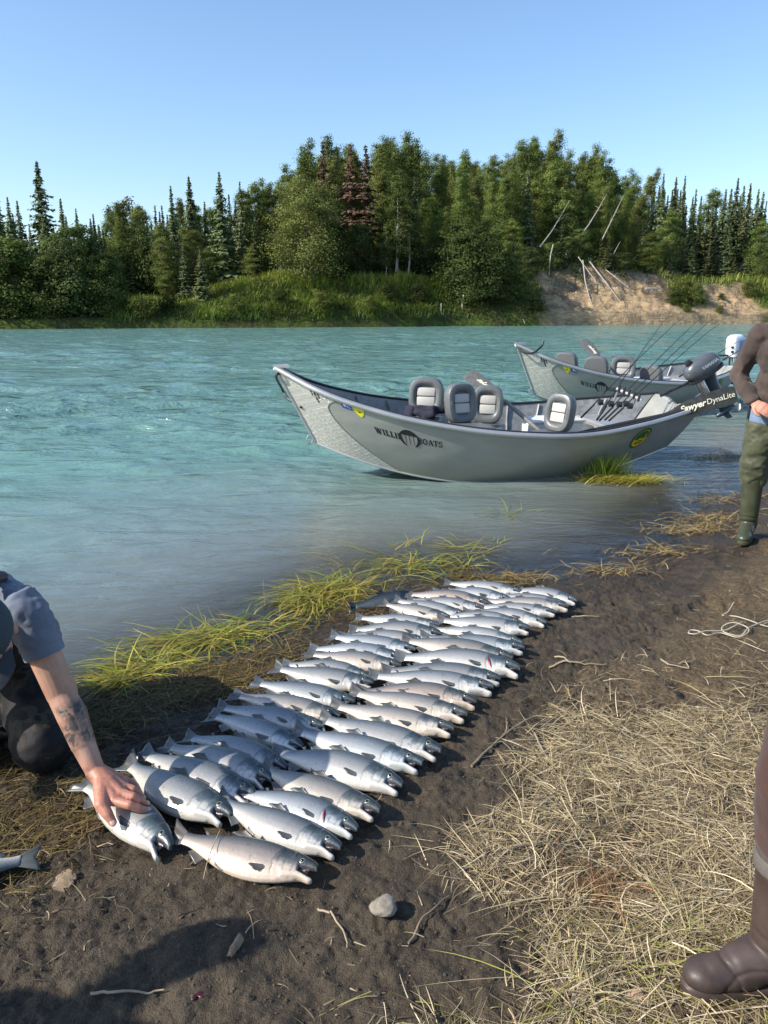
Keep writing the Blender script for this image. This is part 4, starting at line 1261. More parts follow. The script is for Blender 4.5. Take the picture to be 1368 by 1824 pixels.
def wordmark(t0, v0, h=.072, side=-1):
    mb = MB()
    fn = lambda off: (lambda P: on_hull([(a, b) for a, b in P], t0, v0, .003, 0, side))
    f = fn(0)
    def word(txt, x, hh, y):
        for ch in txt:
            w, st = glyph(ch)
            for pts, k in st: stroke(mb, [(x + a * hh * .82, y + b * hh) for a, b in pts], k * hh * .9, f)
            x += (w + .06) * hh * .82
        return x
    total = sum(glyph(c)[0] + .06 for c in 'WILLIE') * h * .82
    word('WILLIE', -.105 - total + .03, h, -h * .5)
    word('BOATS', .085, h, -h * .5)
    # round emblem: dark cap over a three pronged W
    mb2 = MB()
    r = .098
    cap = arc(0, .0, r, r, 25, 155, 14)
    v = f(cap + [(-r * .8, .035), (r * .8, .035)]); mb2.add(v, [tuple(range(len(v)))], 0)
    stroke(mb2, arc(0, 0, r * .95, r, 30, -62, 10), [.012, .018, .024, .028, .030, .030, .028, .024, .02, .016, .012], f)
    stroke(mb2, arc(0, 0, r * .95, r, 150, 242, 10), [.012, .018, .024, .028, .030, .030, .028, .024, .02, .016, .012], f)
    for x in (-.040, .0, .040):
        stroke(mb2, [(x, .04), (x, -.075 if x == 0 else -.062)], [.008, .006], f)
    return mb, mb2

def rbox(mb, c, size, bev, m=0, M=None, seg=3):
    bm = bmesh.new()
    bmesh.ops.create_cube(bm, size=1)
    bmesh.ops.scale(bm, vec=Vector(size), verts=bm.verts)
    bmesh.ops.bevel(bm, geom=list(bm.edges), offset=bev, segments=seg, affect='EDGES', profile=.5)
    bm.verts.ensure_lookup_table()
    v = [vv.co + Vector(c) for vv in bm.verts]; f = [tuple(x.index for x in ff.verts) for ff in bm.faces]
    bm.free()
    return mb.add(v, f, m, M)

def seat_part(boat, loc, yaw, h=.36, w=.40, label=None, shade=False, panel=True):
    """pedestal seat: cushion with post (part), backrest frame, inset panel (sub-parts); the seat looks along its own -y"""
    Mx = Matrix.Translation(loc) @ Matrix.Rotation(yaw, 4, 'Z')
    m = MB(); rbox(m, (0, -.06, -.06), (.42, .40, .09), .035, 0, Mx)
    m.tube([Mx @ Vector((0, -.05, -.10)), Mx @ Vector((0, -.05, -.42))], .035, 10)
    st = m.build('seat', M_vinyl, boat, True)
    if label: st['label'] = label
    # backrest: padded ring, leaning back slightly
    tilt = Matrix.Rotation(R(-10), 4, 'X')
    Mb = Mx @ Matrix.Translation((0, .13, .0)) @ tilt
    b = MB()
    n = 28
    ring_o = []
    def sup(a, hw, hh, p=3.2):
        ca, sa = math.cos(a), math.sin(a)
        k = (abs(ca) ** p + abs(sa) ** p) ** (-1 / p)
        return Vector((ca * k * hw, 0, sa * k * hh))
    hw, hh = w / 2, h / 2 + .03
    rows = [(1.0, .0), (.99, -.04), (.93, -.065), (.80, -.075), (.66, -.068), (.56, -.045), (.54, -.03), (.0, -.03)]
    back = [(1.0, .0), (.98, .035), (.9, .055), (.5, .06), (.0, .06)]
    for prof, flip in ((rows, False), (back, True)):
        v = []; f = []
        for (k, y) in prof:
            for i in range(n):
                a = 2 * math.pi * i / n
                p = sup(a, hw * k, hh * k); p.y = y; p.z += hh - .03
                v.append(Mb @ p)
        for j in range(len(prof) - 1):
            for i in range(n): f.append((j * n + i, j * n + (i + 1) % n, (j + 1) * n + (i + 1) % n, (j + 1) * n + i))
        b.add(v, f)
    b.build('backrest', M_vinyl, st)
    if panel:
        q = MB(); z0 = hh - .03
        for k, (zc, hz) in enumerate(((z0 + .052, .092), (z0 - .052, .10))): rbox(q, (0, -.036, zc), (w * .52, .03, hz), .011, 0, Mb, 2)
        q.build('inset_panel', M_panel, st)
    return st

def make_boat(name, label, seats, swap=False):
    root = empty(name, (0, 0, 0), 0, label, 'boat', 'aluminium drift boats moored at the bank')
    NTt, NV = 56, 12
    # skin
    mb = MB()
    for side in (-1, 1):
        v = [hull_pt(i / NTt, j / NV, side) for i in range(NTt + 1) for j in range(NV + 1)]
        f = [(i * (NV + 1) + j, (i + 1) * (NV + 1) + j, (i + 1) * (NV + 1) + j + 1, i * (NV + 1) + j + 1) for i in range(NTt) for j in range(NV)]
        mb.add(v, f)
    v = []
    for i in range(NTt + 1):
        c = chine(i / NTt); v += [Vector((c.x, -c.y, c.z)), Vector((c.x, 0, c.z - .012)), Vector((c.x, c.y, c.z))]
    mb.add(v, [(i * 3 + k, i * 3 + k + 1, i * 3 + k + 4, i * 3 + k + 3) for i in range(NTt) for k in range(2)])
    me = mb.mesh('hull', [M_hull])
    bm = bmesh.new(); bm.from_mesh(me); bmesh.ops.remove_doubles(bm, verts=bm.verts, dist=.0005); bmesh.ops.recalc_face_normals(bm, faces=bm.faces); bm.to_mesh(me); bm.free()
    me.set_sharp_from_angle(angle=R(35))
    link('hull', me, root)
    # inner skin and floor
    mb = MB()
    for side in (-1, 1):
        v = []
        for i in range(NTt + 1):
            t = .015 + .975 * i / NTt
            for j in range(7):
                p = hull_pt(t, .10 + .9 * j / 6, side); p.y -= side * min(.022, abs(p.y) * .5); v.append(p)
        mb.add(v, [(i * 7 + j, i * 7 + j + 1, (i + 1) * 7 + j + 1, (i + 1) * 7 + j) for i in range(NTt) for j in range(6)])
    v = []
    for i in range(NTt + 1):
        t = .015 + .975 * i / NTt; p = hull_pt(t, .12, 1); v += [Vector((p.x, -p.y + .02, p.z)), Vector((p.x, p.y - .02, p.z))]
    mb.add(v, [(i * 2, i * 2 + 1, i * 2 + 3, i * 2 + 2) for i in range(NTt)])
    mb.build('inner_skin', M_in, root)
    # transom
    mb = MB(); a, b = chine(1), gunw(1)
    pr = [Vector((a.x, -a.y, a.z)), Vector((a.x, a.y, a.z)), Vector((b.x, b.y, b.z)), Vector((b.x, b.y * .4, b.z - .01)), Vector((b.x - .02, 0, b.z - .06)), Vector((b.x, -b.y * .4, b.z - .01)), Vector((b.x, -b.y, b.z))]
    d = Vector((-.03, 0, 0)); n = len(pr)
    mb.add(pr + [p + d for p in pr], [tuple(range(n)), tuple(range(2 * n - 1, n - 1, -1))] + [(i, (i + 1) % n, n + (i + 1) % n, n + i) for i in range(n)])
    mb.build('transom', M_hull, root, False)
    # rims: bright rail outside, black strip on top
    for side in (-1, 1):
        pts = [hull_pt(i / NTt, 1.0, side) + Vector((0, side * .012, -.012)) for i in range(NTt + 1)]
        m = MB(); m.tube(pts, .027, 10); m.build('gunwale', M_rim, root)
        pts = [hull_pt(i / NTt, 1.0, side) + Vector((0, -side * .020, .012)) for i in range(1, NTt + 1)]
        m = MB(); m.tube(pts, .015, 6); m.build('rub_strip', M_dark, root)
        pts = [hull_pt(i / NTt, 0.0, side) + Vector((0, side * .006, .006)) for i in range(NTt + 1)]
        m = MB(); m.tube(pts, .013, 8); m.build('chine_strip', M_rim, root)
    m = MB(); m.tube([hull_pt(0, v / 8, 1) + Vector((-.006, 0, 0)) for v in range(9)], .016, 8)
    m.rings([[hull_pt(0, 1) + Vector((x, y, z)) for x, y in ((-.022, -.016), (-.022, .016), (.13, .075), (.13, -.075))] for z in (-.004, .018)])
    m.build('stem', M_rim, root)
    # tow eye at the foot of the stem
    m = MB(); c0 = hull_pt(0, .06) + Vector((-.02, 0, 0))
    m.tube([c0 + Vector((-.03 + .03 * math.cos(a), 0, .045 * math.sin(a))) for a in np.linspace(0, 2 * math.pi, 15)], .009, 6); m.build('tow_eye', M_steel, root)
    # tread plate round the bow, its raised diamonds
    def in_plate(a, b):    # a: along, b: height share; the edge bows aft low down
        return a < .066 + .012 * 0 + (.17 * max(0, .55 - b) ** 1.25 if b < .55 else .06 * max(0, b - .74) * 4 * .35)
    for side in (-1, 1):
        m = MB(); nr = 22
        cols = []
        for j in range(nr + 1):
            v_ = .03 + .93 * j / nr
            e = .085 + (v_ - .72) ** 2 * (.66 if v_ > .72 else .26)
            cols.append([hull_pt(e * i / 8, v_, side) + hull_n(max(.004, e * i / 8), v_, side) * .0025 for i in range(9)])
        m.add([p for c in cols for p in c], [(j * 9 + i, j * 9 + i + 1, (j + 1) * 9 + i + 1, (j + 1) * 9 + i) for j in range(nr) for i in range(8)])
        pl = m.build('tread_plate', M_tread, root)
        d = MB(); k = 0
        for j in range(34):
            v_ = .05 + .89 * j / 33
            e = .085 + (v_ - .72) ** 2 * (.66 if v_ > .72 else .26)
            x = .006 + (.006 if j % 2 else 0)
            while x < e - .004:
                k += 1
                p = hull_pt(x, v_, side); nn = hull_n(max(.004, x), v_, side)
                tu = (hull_pt(x + .002, v_, side) - p).normalized(); tv = nn.cross(tu)
                an = R(40 if (k + j) % 2 else -40)
                u = tu * math.cos(an) + tv * math.sin(an); w = nn.cross(u)
                q = p + nn * .0028
                d.add([q - u * .015, q - w * .004, q + u * .015, q + w * .004, q + nn * .003], [(0, 1, 4), (1, 2, 4), (2, 3, 4), (3, 0, 4)])
                x += .0125
        tag(d.build('raised_diamonds', M_rim, pl, False), kind='stuff')
        e_ = MB()
        e_.tube([c[-1] + Vector((0, side * .001, 0)) for c in cols], .0035, 4); e_.build('plate_edge', M_in, pl)
    # print and stickers, both sides
    for side in (-1, 1):
        a, b = wordmark(.252, .66, .068, side); a.build('lettering', M_black, root, False); b.build('round_emblem', M_black, root, False)
        m = MB(); f = lambda P: on_hull(P, .069, .895, .0045, 0, side)
        for pts in ([(-.075, .075), (-.03, .075), (-.03, -.02), (-.05, -.045), (-.05, .05)], [(-.014, .065), (.014, .065), (.014, -.085), (0, -.10), (-.014, -.085)], [(.075, .075), (.03, .075), (.03, -.045), (.05, -.02), (.05, .05)]):
            v = f(pts); m.add(v, [tuple(range(len(v)))])
        m.build('bow_emblem', M_black, root, False)
        tb, ty = (.132, .157) if not swap else (.162, .137)
        m = MB(); f = lambda P: on_hull(P, tb, .925, .0045, 0, side)
        m.add(f([(-.05, -.045), (.05, -.045), (.05, .045), (-.05, .045)]), [(0, 1, 2, 3)], 0)
        f2 = lambda P: on_hull(P, tb, .925, .006, 0, side)
        m.add(f2(arc(-.012, -.008, .02, .017, 0, 330, 10)), [tuple(range(11))], 1); stroke(m, [(.015, -.028), (.02, .0), (.034, -.004), (.038, -.03)], .008, f2, 1); stroke(m, [(-.03, .03), (.03, .03)], .005, f2, 1)
        m.build('blue_sticker', [M_blue, M_white], root, False)
        m = MB(); f = lambda P: on_hull(P, ty, .90, .0045, 0, side)
        v = f([(-.062, .062), (.062, .062), (.056, .0), (.03, -.05), (0, -.075), (-.03, -.05), (-.056, .0)]); m.add(v, [tuple(range(7))], 0)
        f2 = lambda P: on_hull(P, ty, .90, .006, 0, side)
        stroke(m, [(-.015, -.012), (.0, -.02), (.016, -.012)], .011, f2, 1); stroke(m, [(-.03, .03), (.03, .03)], .004, f2, 1)
        m.build('yellow_shield_sticker', [M_yel, M_black], root, False)
        m = MB()
        for k, (r, mi, off) in enumerate(((.125, 0, .003), (.104, 1, .0045), (.096, 2, .006))):
            v = on_hull(arc(0, 0, r, r, 0, 345, 23), .822, .66, off, 0, side)
            if k == 2: v = on_hull(arc(0, 0, r, r, 0, 345, 23)[:13] + [(-.05, -.012), (.0, .008), (.05, -.008)], .822, .66, off, 0, side)
            m.add(v, [tuple(range(len(v)))], mi)
        f3 = lambda P: on_hull(P, .822, .66, .0075, 0, side)
        stroke(m, [(.035, .055), (.052, .02), (.045, -.02)], [.02, .03, .012], f3, 3); stroke(m, [(-.055, -.045), (-.02, -.06), (.02, -.058), (.055, -.04)], .014, f3, 0); stroke(m, [(-.03, -.028), (.03, -.028)], .01, f3, 0)
        m.build('round_sticker', [M_grn, M_gold, M_grn, M_orng], root, False)
    # fittings inside: cross boxes, floor ribs, rear bench
    m = MB()
    for sx, z0, z1, wd in ((.62, .45, .62, .22), (1.95, .12, .36, .30)):
        t = (sx - H_cs[0]) / (H_cs[1] - H_cs[0]); hw = c1(t, H_cb) * .5 + c1(t, H_gb) * .42
        rbox(m, (sx, 0, (z0 + z1) / 2), (wd, hw * 2, z1 - z0), .015)
    m.build('thwart', M_in, root)
    m = MB(); rbox(m, (3.45, 0, .43), (.55, 1.05, .05), .012); rbox(m, (3.2, 0, .30), (.04, .98, .24), .008)
    m.build('rear_bench', M_rim, root)
    for sx, wd in ((2.7, .42),):
        m = MB(); rbox(m, (sx + .05, .26, .33), (.62, .34, .24), .02); rbox(m, (sx + .05, .26, .465), (.64, .36, .03), .008); m.build('storage_box', M_white, root)
    m = MB()
    for k in range(9):
        t = .2 + .085 * k
        for side in (-1, 1):
            pts = [hull_pt(t, v, side) + Vector((0, -side * .035, 0)) for v in (.14, .4, .7, .97)]
            m.tube(pts, .014, 5)
    m.build('side_ribs', M_in, root)
    for loc, yaw, w, lab in seats:
        seat_part(root, Vector(loc), yaw, .36, w, lab)
    return root

def place_boat(o, x, y, ang, roll=0.045, z=0.0):
    o.matrix_world = Matrix.Translation((x, y, z)) @ Matrix.Rotation(R(ang), 4, 'Z') @ Matrix.Rotation(roll, 4, 'X')
    return o.matrix_world.copy()

MB1 = Matrix.Translation((-.676, 7.933, 0)) @ Matrix.Rotation(R(13.58), 4, 'Z') @ Matrix.Rotation(.045, 4, 'X')
MB2 = Matrix.Translation((2.42, 12.39, .03)) @ Matrix.Rotation(R(27), 4, 'Z') @ Matrix.Rotation(.03, 4, 'X')
def loc_in(Mw, p): return Mw.inverted() @ Vector(p)
# seats given by where their backrest stands in the photograph
def seatspec(Mw, ang, px, pbot, y, face, w, lab):
    p = loc_in(Mw, W(px, pbot, y)); yaw = math.atan2(face[1], face[0]) + math.pi / 2 - R(ang)
    back = Matrix.Rotation(yaw, 4, 'Z') @ Vector((0, .13, 0))
    return (p - back, yaw, w, lab)
seats1 = [seatspec(MB1, 13.6, 758, 736, 8.45, (-.22, -1), .385, 'grey seat farthest forward, a dark jacket on it'), seatspec(MB1, 13.6, 821, 749, 8.05, (.42, -.9), .345, 'grey seat turned away from the sun, its panel in shade'),
          seatspec(MB1, 13.6, 867, 750, 8.42, (-.2, -1), .34, 'grey seat in the middle facing the bank'), seatspec(MB1, 13.6, 993, 765, 8.25, (-.75, -.66), .34, 'grey seat standing alone towards the stern')]
boat1 = make_boat('drift_boat', 'nearer grey aluminium drift boat with a round green and gold sticker near the stern', seats1)
boat1.matrix_world = MB1
seats2 = [seatspec(MB2, 27, 1008, 668, 13.1, (.6, .8), .40, None), seatspec(MB2, 27, 1061, 676, 12.9, (.5, .86), .40, None), seatspec(MB2, 27, 1108, 675, 13.4, (-.2, -1), .42, 'grey seat with a bright pale panel'), seatspec(MB2, 27, 1160, 690, 13.5, (.8, .5), .44, None)]
boat2 = make_boat('drift_boat', 'farther grey aluminium drift boat moored behind the first', seats2, True)
boat2.matrix_world = MB2
for o in list(COL.objects):
    if o.name.startswith('drift_boat'): o.name = o.name

# bow rope, jacket, rod holder
def rope(name, pts, r, mat, label, cat, sub=6):
    P = [Vector(p) for p in pts]; out = []
    for i in range(len(P) - 1):
        p0, p1, p2, p3 = P[max(i - 1, 0)], P[i], P[i + 1], P[min(i + 2, len(P) - 1)]
        for k in range(sub):
            t = k / sub
            out.append(.5 * ((2 * p1) + (p2 - p0) * t + (2 * p0 - 5 * p1 + 4 * p2 - p3) * t * t + (3 * p1 - p0 - 3 * p2 + p3) * t ** 3))
    out.append(P[-1])
    o = MB().tube(out, r, 6).build(name, mat)
    return tag(o, label, cat)
tip = MB1 @ hull_pt(0, .93)
rope('bow_rope', [tip + Vector((.03, -.02, .0)), tip + Vector((-.02, -.03, -.04)), W(502, 692, 8.2), W(510, 707, 8.2), W(520, 714, 8.15), W(529, 713, 8.12), MB1 @ hull_pt(.012, .52) + Vector((0, -.03, 0))], .013, M_dark, 'black rope looped from the bow tip of the nearer boat', 'rope')
tip2 = MB2 @ hull_pt(0, .93)
rope('bow_rope', [tip2 + Vector((-.02, -.02, .02)), tip2 + Vector((.08, -.1, -.07)), tip2 + Vector((.22, -.12, -.07)), tip2 + Vector((.33, -.05, .0)), tip2 + Vector((.37, .0, .03)), tip2 + Vector((.40, .02, .10))], .015, M_dark, 'black rope wrapped round the bow tip of the farther boat', 'rope')

mb = MB()
for k, (px, py, y, r) in enumerate([(735, 733, 8.2, .10), (752, 731, 8.2, .10), (770, 730, 8.2, .08), (782, 732, 8.2, .07), (760, 737, 8.1, .12), (728, 737, 8.1, .08)]):
    mb.ell(W(px, py, y), (r * 1.1, r * .9, r * .6), Matrix.Rotation(k, 4, 'Z').to_euler(), 14, 8)
me = remeshed(mb, .02, 2, 'jacket'); v = mco(me); v += .035 * np.stack([vn(v[:, 0] * 14, v[:, 1] * 14, v[:, 2] * 14, 3), vn(v[:, 0] * 14, v[:, 1] * 14, v[:, 2] * 14, 4), vn(v[:, 0] * 14, v[:, 1] * 14, v[:, 2] * 14, 5)], -1); mset(me, v)
me.materials.append(M_cloth)
tag(link('jacket', me), 'dark navy jacket dropped on the front seat of the nearer boat', 'jacket')

M_blade_grey = simple('oar_grey', (.12, .12, .115), .5, 0, .25, 30, .1)
M_shaft = simple('oar_shaft', (.22, .21, .19), .5, 0, .25, 30, .1)
M_oardark = simple('oar_dark', (.035, .036, .030), .35, 0, .35, 20, .1)
M_label = simple('cream_print', (.70, .68, .52), .5, 0, .05, 60)
def text_part(txt, size, M, mat, parent, name='lettering', bold=0.0, shear=0.0):
    cu = bpy.data.curves.new('txt', 'FONT'); cu.body = txt; cu.size = size; cu.offset = bold; cu.shear = shear; cu.align_x = 'CENTER'; cu.align_y = 'CENTER'; cu.resolution_u = 3
    o = bpy.data.objects.new('txt', cu); COL.objects.link(o)
    me = bpy.data.meshes.new_from_object(o.evaluated_get(bpy.context.evaluated_depsgraph_get()))
    bpy.data.objects.remove(o); bpy.data.curves.remove(cu)
    me.transform(M); me.materials.append(mat); me.name = name
    return link(name, me, parent)

def oar(label, grip, neck, tipp, face, blade_w, bmat, smat, words=None, bl=None):
    """shaft from the grip to the neck, flat blade from neck to tip; face = direction the blade's flat side looks"""
    grip, neck, tipp = Vector(grip), Vector(neck), Vector(tipp)
    root = empty('oar', grip, 0, label, 'oar')
    d = (tipp - neck).normalized(); fa = (Vector(face) - Vector(face).dot(d) * d).normalized(); w = fa.cross(d).normalized()
    m = MB(); m.tube([p - grip for p in (grip, grip.lerp(neck, .5), neck, neck.lerp(tipp, .25))], [.021, .024, .022, .012], 10); m.build('shaft', smat, root)
    m = MB(); m.tube([p - grip for p in (grip, grip + (grip - neck).normalized() * .12)], [.019, .017], 8); m.build('grip', M_cork, root)
    L = (tipp - neck).length
    v = []
    prof = [(0, .16), (.12, .30), (.3, .72), (.5, .92), (.75, 1.0), (.92, .97), (.98, .85), (1.0, .62)]
    rings = []
    for u, k in prof:
        c = neck + d * L * u - grip; hw = blade_w / 2 * k; th = .016 * (1 - .6 * u)
        rings.append([c + w * (hw * x) + fa * (th * y) for x, y in ((-1, 0), (-.6, .6), (0, 1), (.6, .6), (1, 0), (.6, -.6), (0, -1), (-.6, -.6))])
    m = MB(); m.rings(rings); b = m.build('blade', bmat, root)
    if words:
        for txt, u, size, bold, sh, mt in words:
            Mx = Matrix((d.to_4d(), w.to_4d(), fa.to_4d(), (0, 0, 0, 1))).transposed()
            Mx[3] = (0, 0, 0, 1); Mx[0][3], Mx[1][3], Mx[2][3] = (neck + d * L * u - grip + fa * .0185)
            text_part(txt, size, Mx, mt, b, 'lettering', bold, sh)
    return root
# near oar laid along the rim, blade past the stern
oar('dark oar with cream lettering laid along the near rim, its blade past the stern', W(1030, 772, 8.2), W(1180, 740, 8.3), W(1312, 701, 8.25), (-.1, -1, .25), .20, M_oardark, M_dark,
    [('Sawyer', .40, .092, .003, .35, M_label), ('DynaLite', .78, .082, .0, .12, M_label)])
oar('grey oar standing up behind the middle seat of the nearer boat', W(962, 768, 8.35), W(897, 712, 8.6), W(833, 665, 8.85), (.35, -1, .5), .20, M_blade_grey, M_shaft, [('Sawyer', .52, .07, .004, .3, M_label)])
oar('grey oar standing up between the seats of the farther boat', W(1088, 672, 13.0), W(1072, 643, 13.3), W(1038, 606, 13.6), (.35, -1, .4), .22, M_blade_grey, M_shaft, [('Sawyer', .5, .07, .004, .3, M_label)])

# rods and their holder
m = MB(); a, b = W(1098, 692, 8.6), W(1142, 712, 8.5)
root = empty('rod_holder', a, 0, 'white rod holder clamped on the far rim of the nearer boat', 'rod holder')
d = b - a
m.tube([Vector((0, 0, 0)), d], .017, 10); m.build('bar', M_white, root)
for k in range(5):
    m = MB(); p = d * (.06 + .2 * k); m.tube([p + Vector((.0, -.015, -.035)), p + Vector((.015, -.02, .045))], .014, 8); m.build('tube', M_dark, root)
m = MB(); m.tube([d * .1, d * .1 + Vector((-.02, .1, -.14))], .014, 6); m.tube([d * .8, d * .8 + Vector((.0, .12, -.12))], .014, 6); m.build('bracket', M_steel, root)
RODS = [((1042, 737), (1201, 578), 9.2, 'fishing rod leaning lowest to the left in the bundle of the nearer boat'), ((1075, 742), (1236, 577), 9.3, 'fishing rod second from the left in the bundle'),
        ((1085, 741), (1259, 576), 9.3, 'fishing rod in the middle of the bundle, longest over the water'), ((1092, 743), (1264, 589), 9.2, 'fishing rod to the right of the longest one'), ((1068, 741), (1180, 575), 9.3, 'fishing rod standing steepest in the bundle')]
for (pa, pb_, yb, lab) in RODS:
    A, Bp = W(*pa, 8.4), W(*pb_, yb)
    root = empty('fishing_rod', A, 0, lab, 'fishing rod', 'fishing rods in the nearer boat')
    dd = Bp - A; sag = Vector((0.03, 0, -.05))
    pts = [dd * u + sag * (u * u - u) for u in (0, .2, .4, .6, .8, 1.0)] + [dd * 1.12 + Vector((.0, 0, -.03))]
    MB().tube(pts, [.0075, .0062, .0052, .0044, .0036, .0028, .0022], 6).build('blank', M_rod, root)
    MB().tube([dd * -.04, dd * .10], [.011, .010], 8).build('handle', M_dark, root)
    r = MB(); c = dd * .15 + Vector((.01, -.035, -.025)); r.tube([c - Vector((.025, 0, 0)), c + Vector((.025, 0, 0))], .032, 12); r.tube([c, c + Vector((0, .03, .03))], .008, 5); r.build('reel', M_dark, root)
for pa, pb_, lab in [((1215, 668), (1315, 608), 'fishing rod leaning low in the farther boat'), ((1290, 640), (1345, 608), 'fishing rod by the white motor of the farther boat')]:
    A, Bp = W(*pa, 13.8), W(*pb_, 14.2)
    root = empty('fishing_rod', A, 0, lab, 'fishing rod')
    MB().tube([Vector((0, 0, 0)), (Bp - A) * .5, Bp - A], [.009, .007, .004], 6).build('blank', M_rod, root); MB().tube([(Bp - A) * -.05, (Bp - A) * .1], .014, 6).build('handle', M_dark, root)

# outboard motors
M_cowl = simple('cowl_grey', (.085, .095, .105), .32, .1, .12, 12, spec=.6)
M_cowl2 = simple('cowl_white', (.62, .66, .72), .3, 0, .08, 12, spec=.6)
M_navy = simple('leg_blue', (.035, .055, .075), .35, .1, .2, 20, spec=.6)
M_blue2 = simple('pale_blue_panel', (.16, .27, .48), .35, 0, .1, 20)
M_print = simple('silver_print', (.55, .57, .58), .4, 0, .05, 60)
def motor(label, Mw, k, cowl, leg, words, tall=False):
    root = empty('outboard_motor', (0, 0, 0), 0, label, 'motor')
    c = MB(); n = 24; rings = []
    prof = [(-.02, .80, .92), (.03, .98, 1.0), (.09, 1.0, .99), (.14, .94, .93), (.185, .80, .80), (.215, .5, .55), (.225, .2, .22)] if not tall else [(-.02, .9, .92), (.03, 1, 1.0), (.2, .98, .99), (.34, .93, .93), (.40, .8, .8), (.43, .5, .55)]
    lx, ly = (.265, .135) if not tall else (.19, .15)
    for z, a, b in prof:
        rings.append([Vector((lx * a * math.copysign(abs(math.cos(t)) ** (.75 if not tall else .45), math.cos(t)) + (.03 * (1 - z / .3) if not tall else 0), ly * b * math.copysign(abs(math.sin(t)) ** (.75 if not tall else .45), math.sin(t)), z)) for t in np.linspace(0, 2 * math.pi, n, endpoint=False)])
    c.rings(rings); cw = c.build('cowl', cowl, root)
    b_ = MB(); b_.rings([[Vector((p.x * 1.03, p.y * 1.03, zz)) for p in rings[1]] for zz in (-.045, -.012)]); b_.build('cowl_base', M_dark if not tall else M_print, root)
    if not tall:
        t = MB(); t.tube([(-.12, 0, .19), (-.12, 0, .25)], [.045, .05], 14); t.tube([(-.12, 0, .25), (-.12, 0, .275)], [.036, .03], 12); t.build('fuel_cap', M_dark, root)
    else:
        for z in (.07, .17):
            t = MB(); t.tube([(-.18, -.085, z), (-.215, -.085, z)], [.030, .026], 12); t.build('grip_knob', M_dark, root)
        t = MB(); rbox(t, (.06, -.137, .19), (.22, .03, .24), .02); t.build('side_panel', M_blue2, root)
    l = MB(); l.rings([[Vector((x * sx + .05, y * sy, z)) for x, y in ((-1, -.4), (-.5, -1), (.5, -1), (1, -.3), (1, .3), (.5, 1), (-.5, 1), (-1, .4))] for z, sx, sy in ((-.03, .12, .085), (-.2, .085, .06), (-.48, .075, .035), (-.62, .07, .022))])
    l.rings([[Vector((.05 + x * .13, y * .10, z)) for x, y in ((-1, -.4), (-.3, -1), (.9, -.6), (.9, .6), (-.3, 1), (-1, .4))] for z in (-.50, -.515)])
    l.ell((.05, 0, -.66), (.16, .045, .045), None, 14, 8)
    l.add([Vector((x, y, z)) for y in (-.006, .006) for x, z in ((-.02, -.68), (.08, -.68), (.10, -.80), (.03, -.78))], [(0, 1, 2, 3), (7, 6, 5, 4), (0, 4, 5, 1), (1, 5, 6, 2), (2, 6, 7, 3), (3, 7, 4, 0)])
    l.build('leg', leg, root)
    p = MB()
    for q in range(3):
        a = q * 2 * math.pi / 3
        ca, sa = math.cos(a), math.sin(a)
        p.add([Vector((.215 + s_ * .02, y * ca - z * sa, y * sa + z * ca)) + Vector((0, 0, -.66)) for y, z, s_ in ((-.015, .02, -1), (-.06, .09, -1), (.0, .115, 0), (.055, .085, 1), (.015, .02, 1))], [(0, 1, 2, 3, 4)])
    p.tube([(.19, 0, -.66), (.25, 0, -.66)], [.03, .018], 8)
    p.build('propeller', M_white if not tall else M_dark, root)
    h = MB(); h.tube([(-.17, .03, -.02), (-.34, .05, .0), (-.52, .06, .03)], [.022, .02, .018], 8); h.tube([(-.52, .06, .03), (-.64, .065, .045)], [.024, .022], 10); h.build('tiller', M_dark, root)
    g = MB()
    for y in (-.07, .07): rbox(g, (-.10, y, -.17), (.07, .025, .26), .008)
    g.tube([(-.10, -.09, -.08), (-.10, .09, -.08)], .018, 8); g.tube([(-.16, 0, -.24), (-.24, 0, -.24)], .012, 6); g.build('clamp_bracket', M_steel, root)
    for txt, x, z, size, side in words:
        Mx = Matrix.Translation((x, side * (ly + .001), z)) @ Matrix.Rotation(R(90), 4, 'X')
        if side > 0: Mx = Matrix.Translation((x, ly + .001, z)) @ Matrix.Rotation(R(180), 4, 'Z') @ Matrix.Rotation(R(90), 4, 'X')
        text_part(txt, size, Mx, M_print, cw, 'lettering', .003)
    root.matrix_world = Mw @ Matrix.Scale(k, 4)
    return root
mc = W(1252, 664, 8.95)
motor('grey outboard motor with silver lettering tilted up on the stern of the nearer boat', Matrix.Translation(mc) @ Matrix.Rotation(R(10), 4, 'Z') @ Matrix.Rotation(R(-33), 4, 'Y'), .84, M_cowl, M_navy, [('YAMAHA', .08, .10, .062, -1), ('YAMAHA', .08, .10, .062, 1)])
mc = W(1309, 630, 14.4)
motor('white outboard motor with two black grips on the stern of the farther boat', Matrix.Translation(mc) @ Matrix.Rotation(R(27), 4, 'Z') @ Matrix.Rotation(R(-6), 4, 'Y'), .80, M_cowl2, M_navy, [], True)

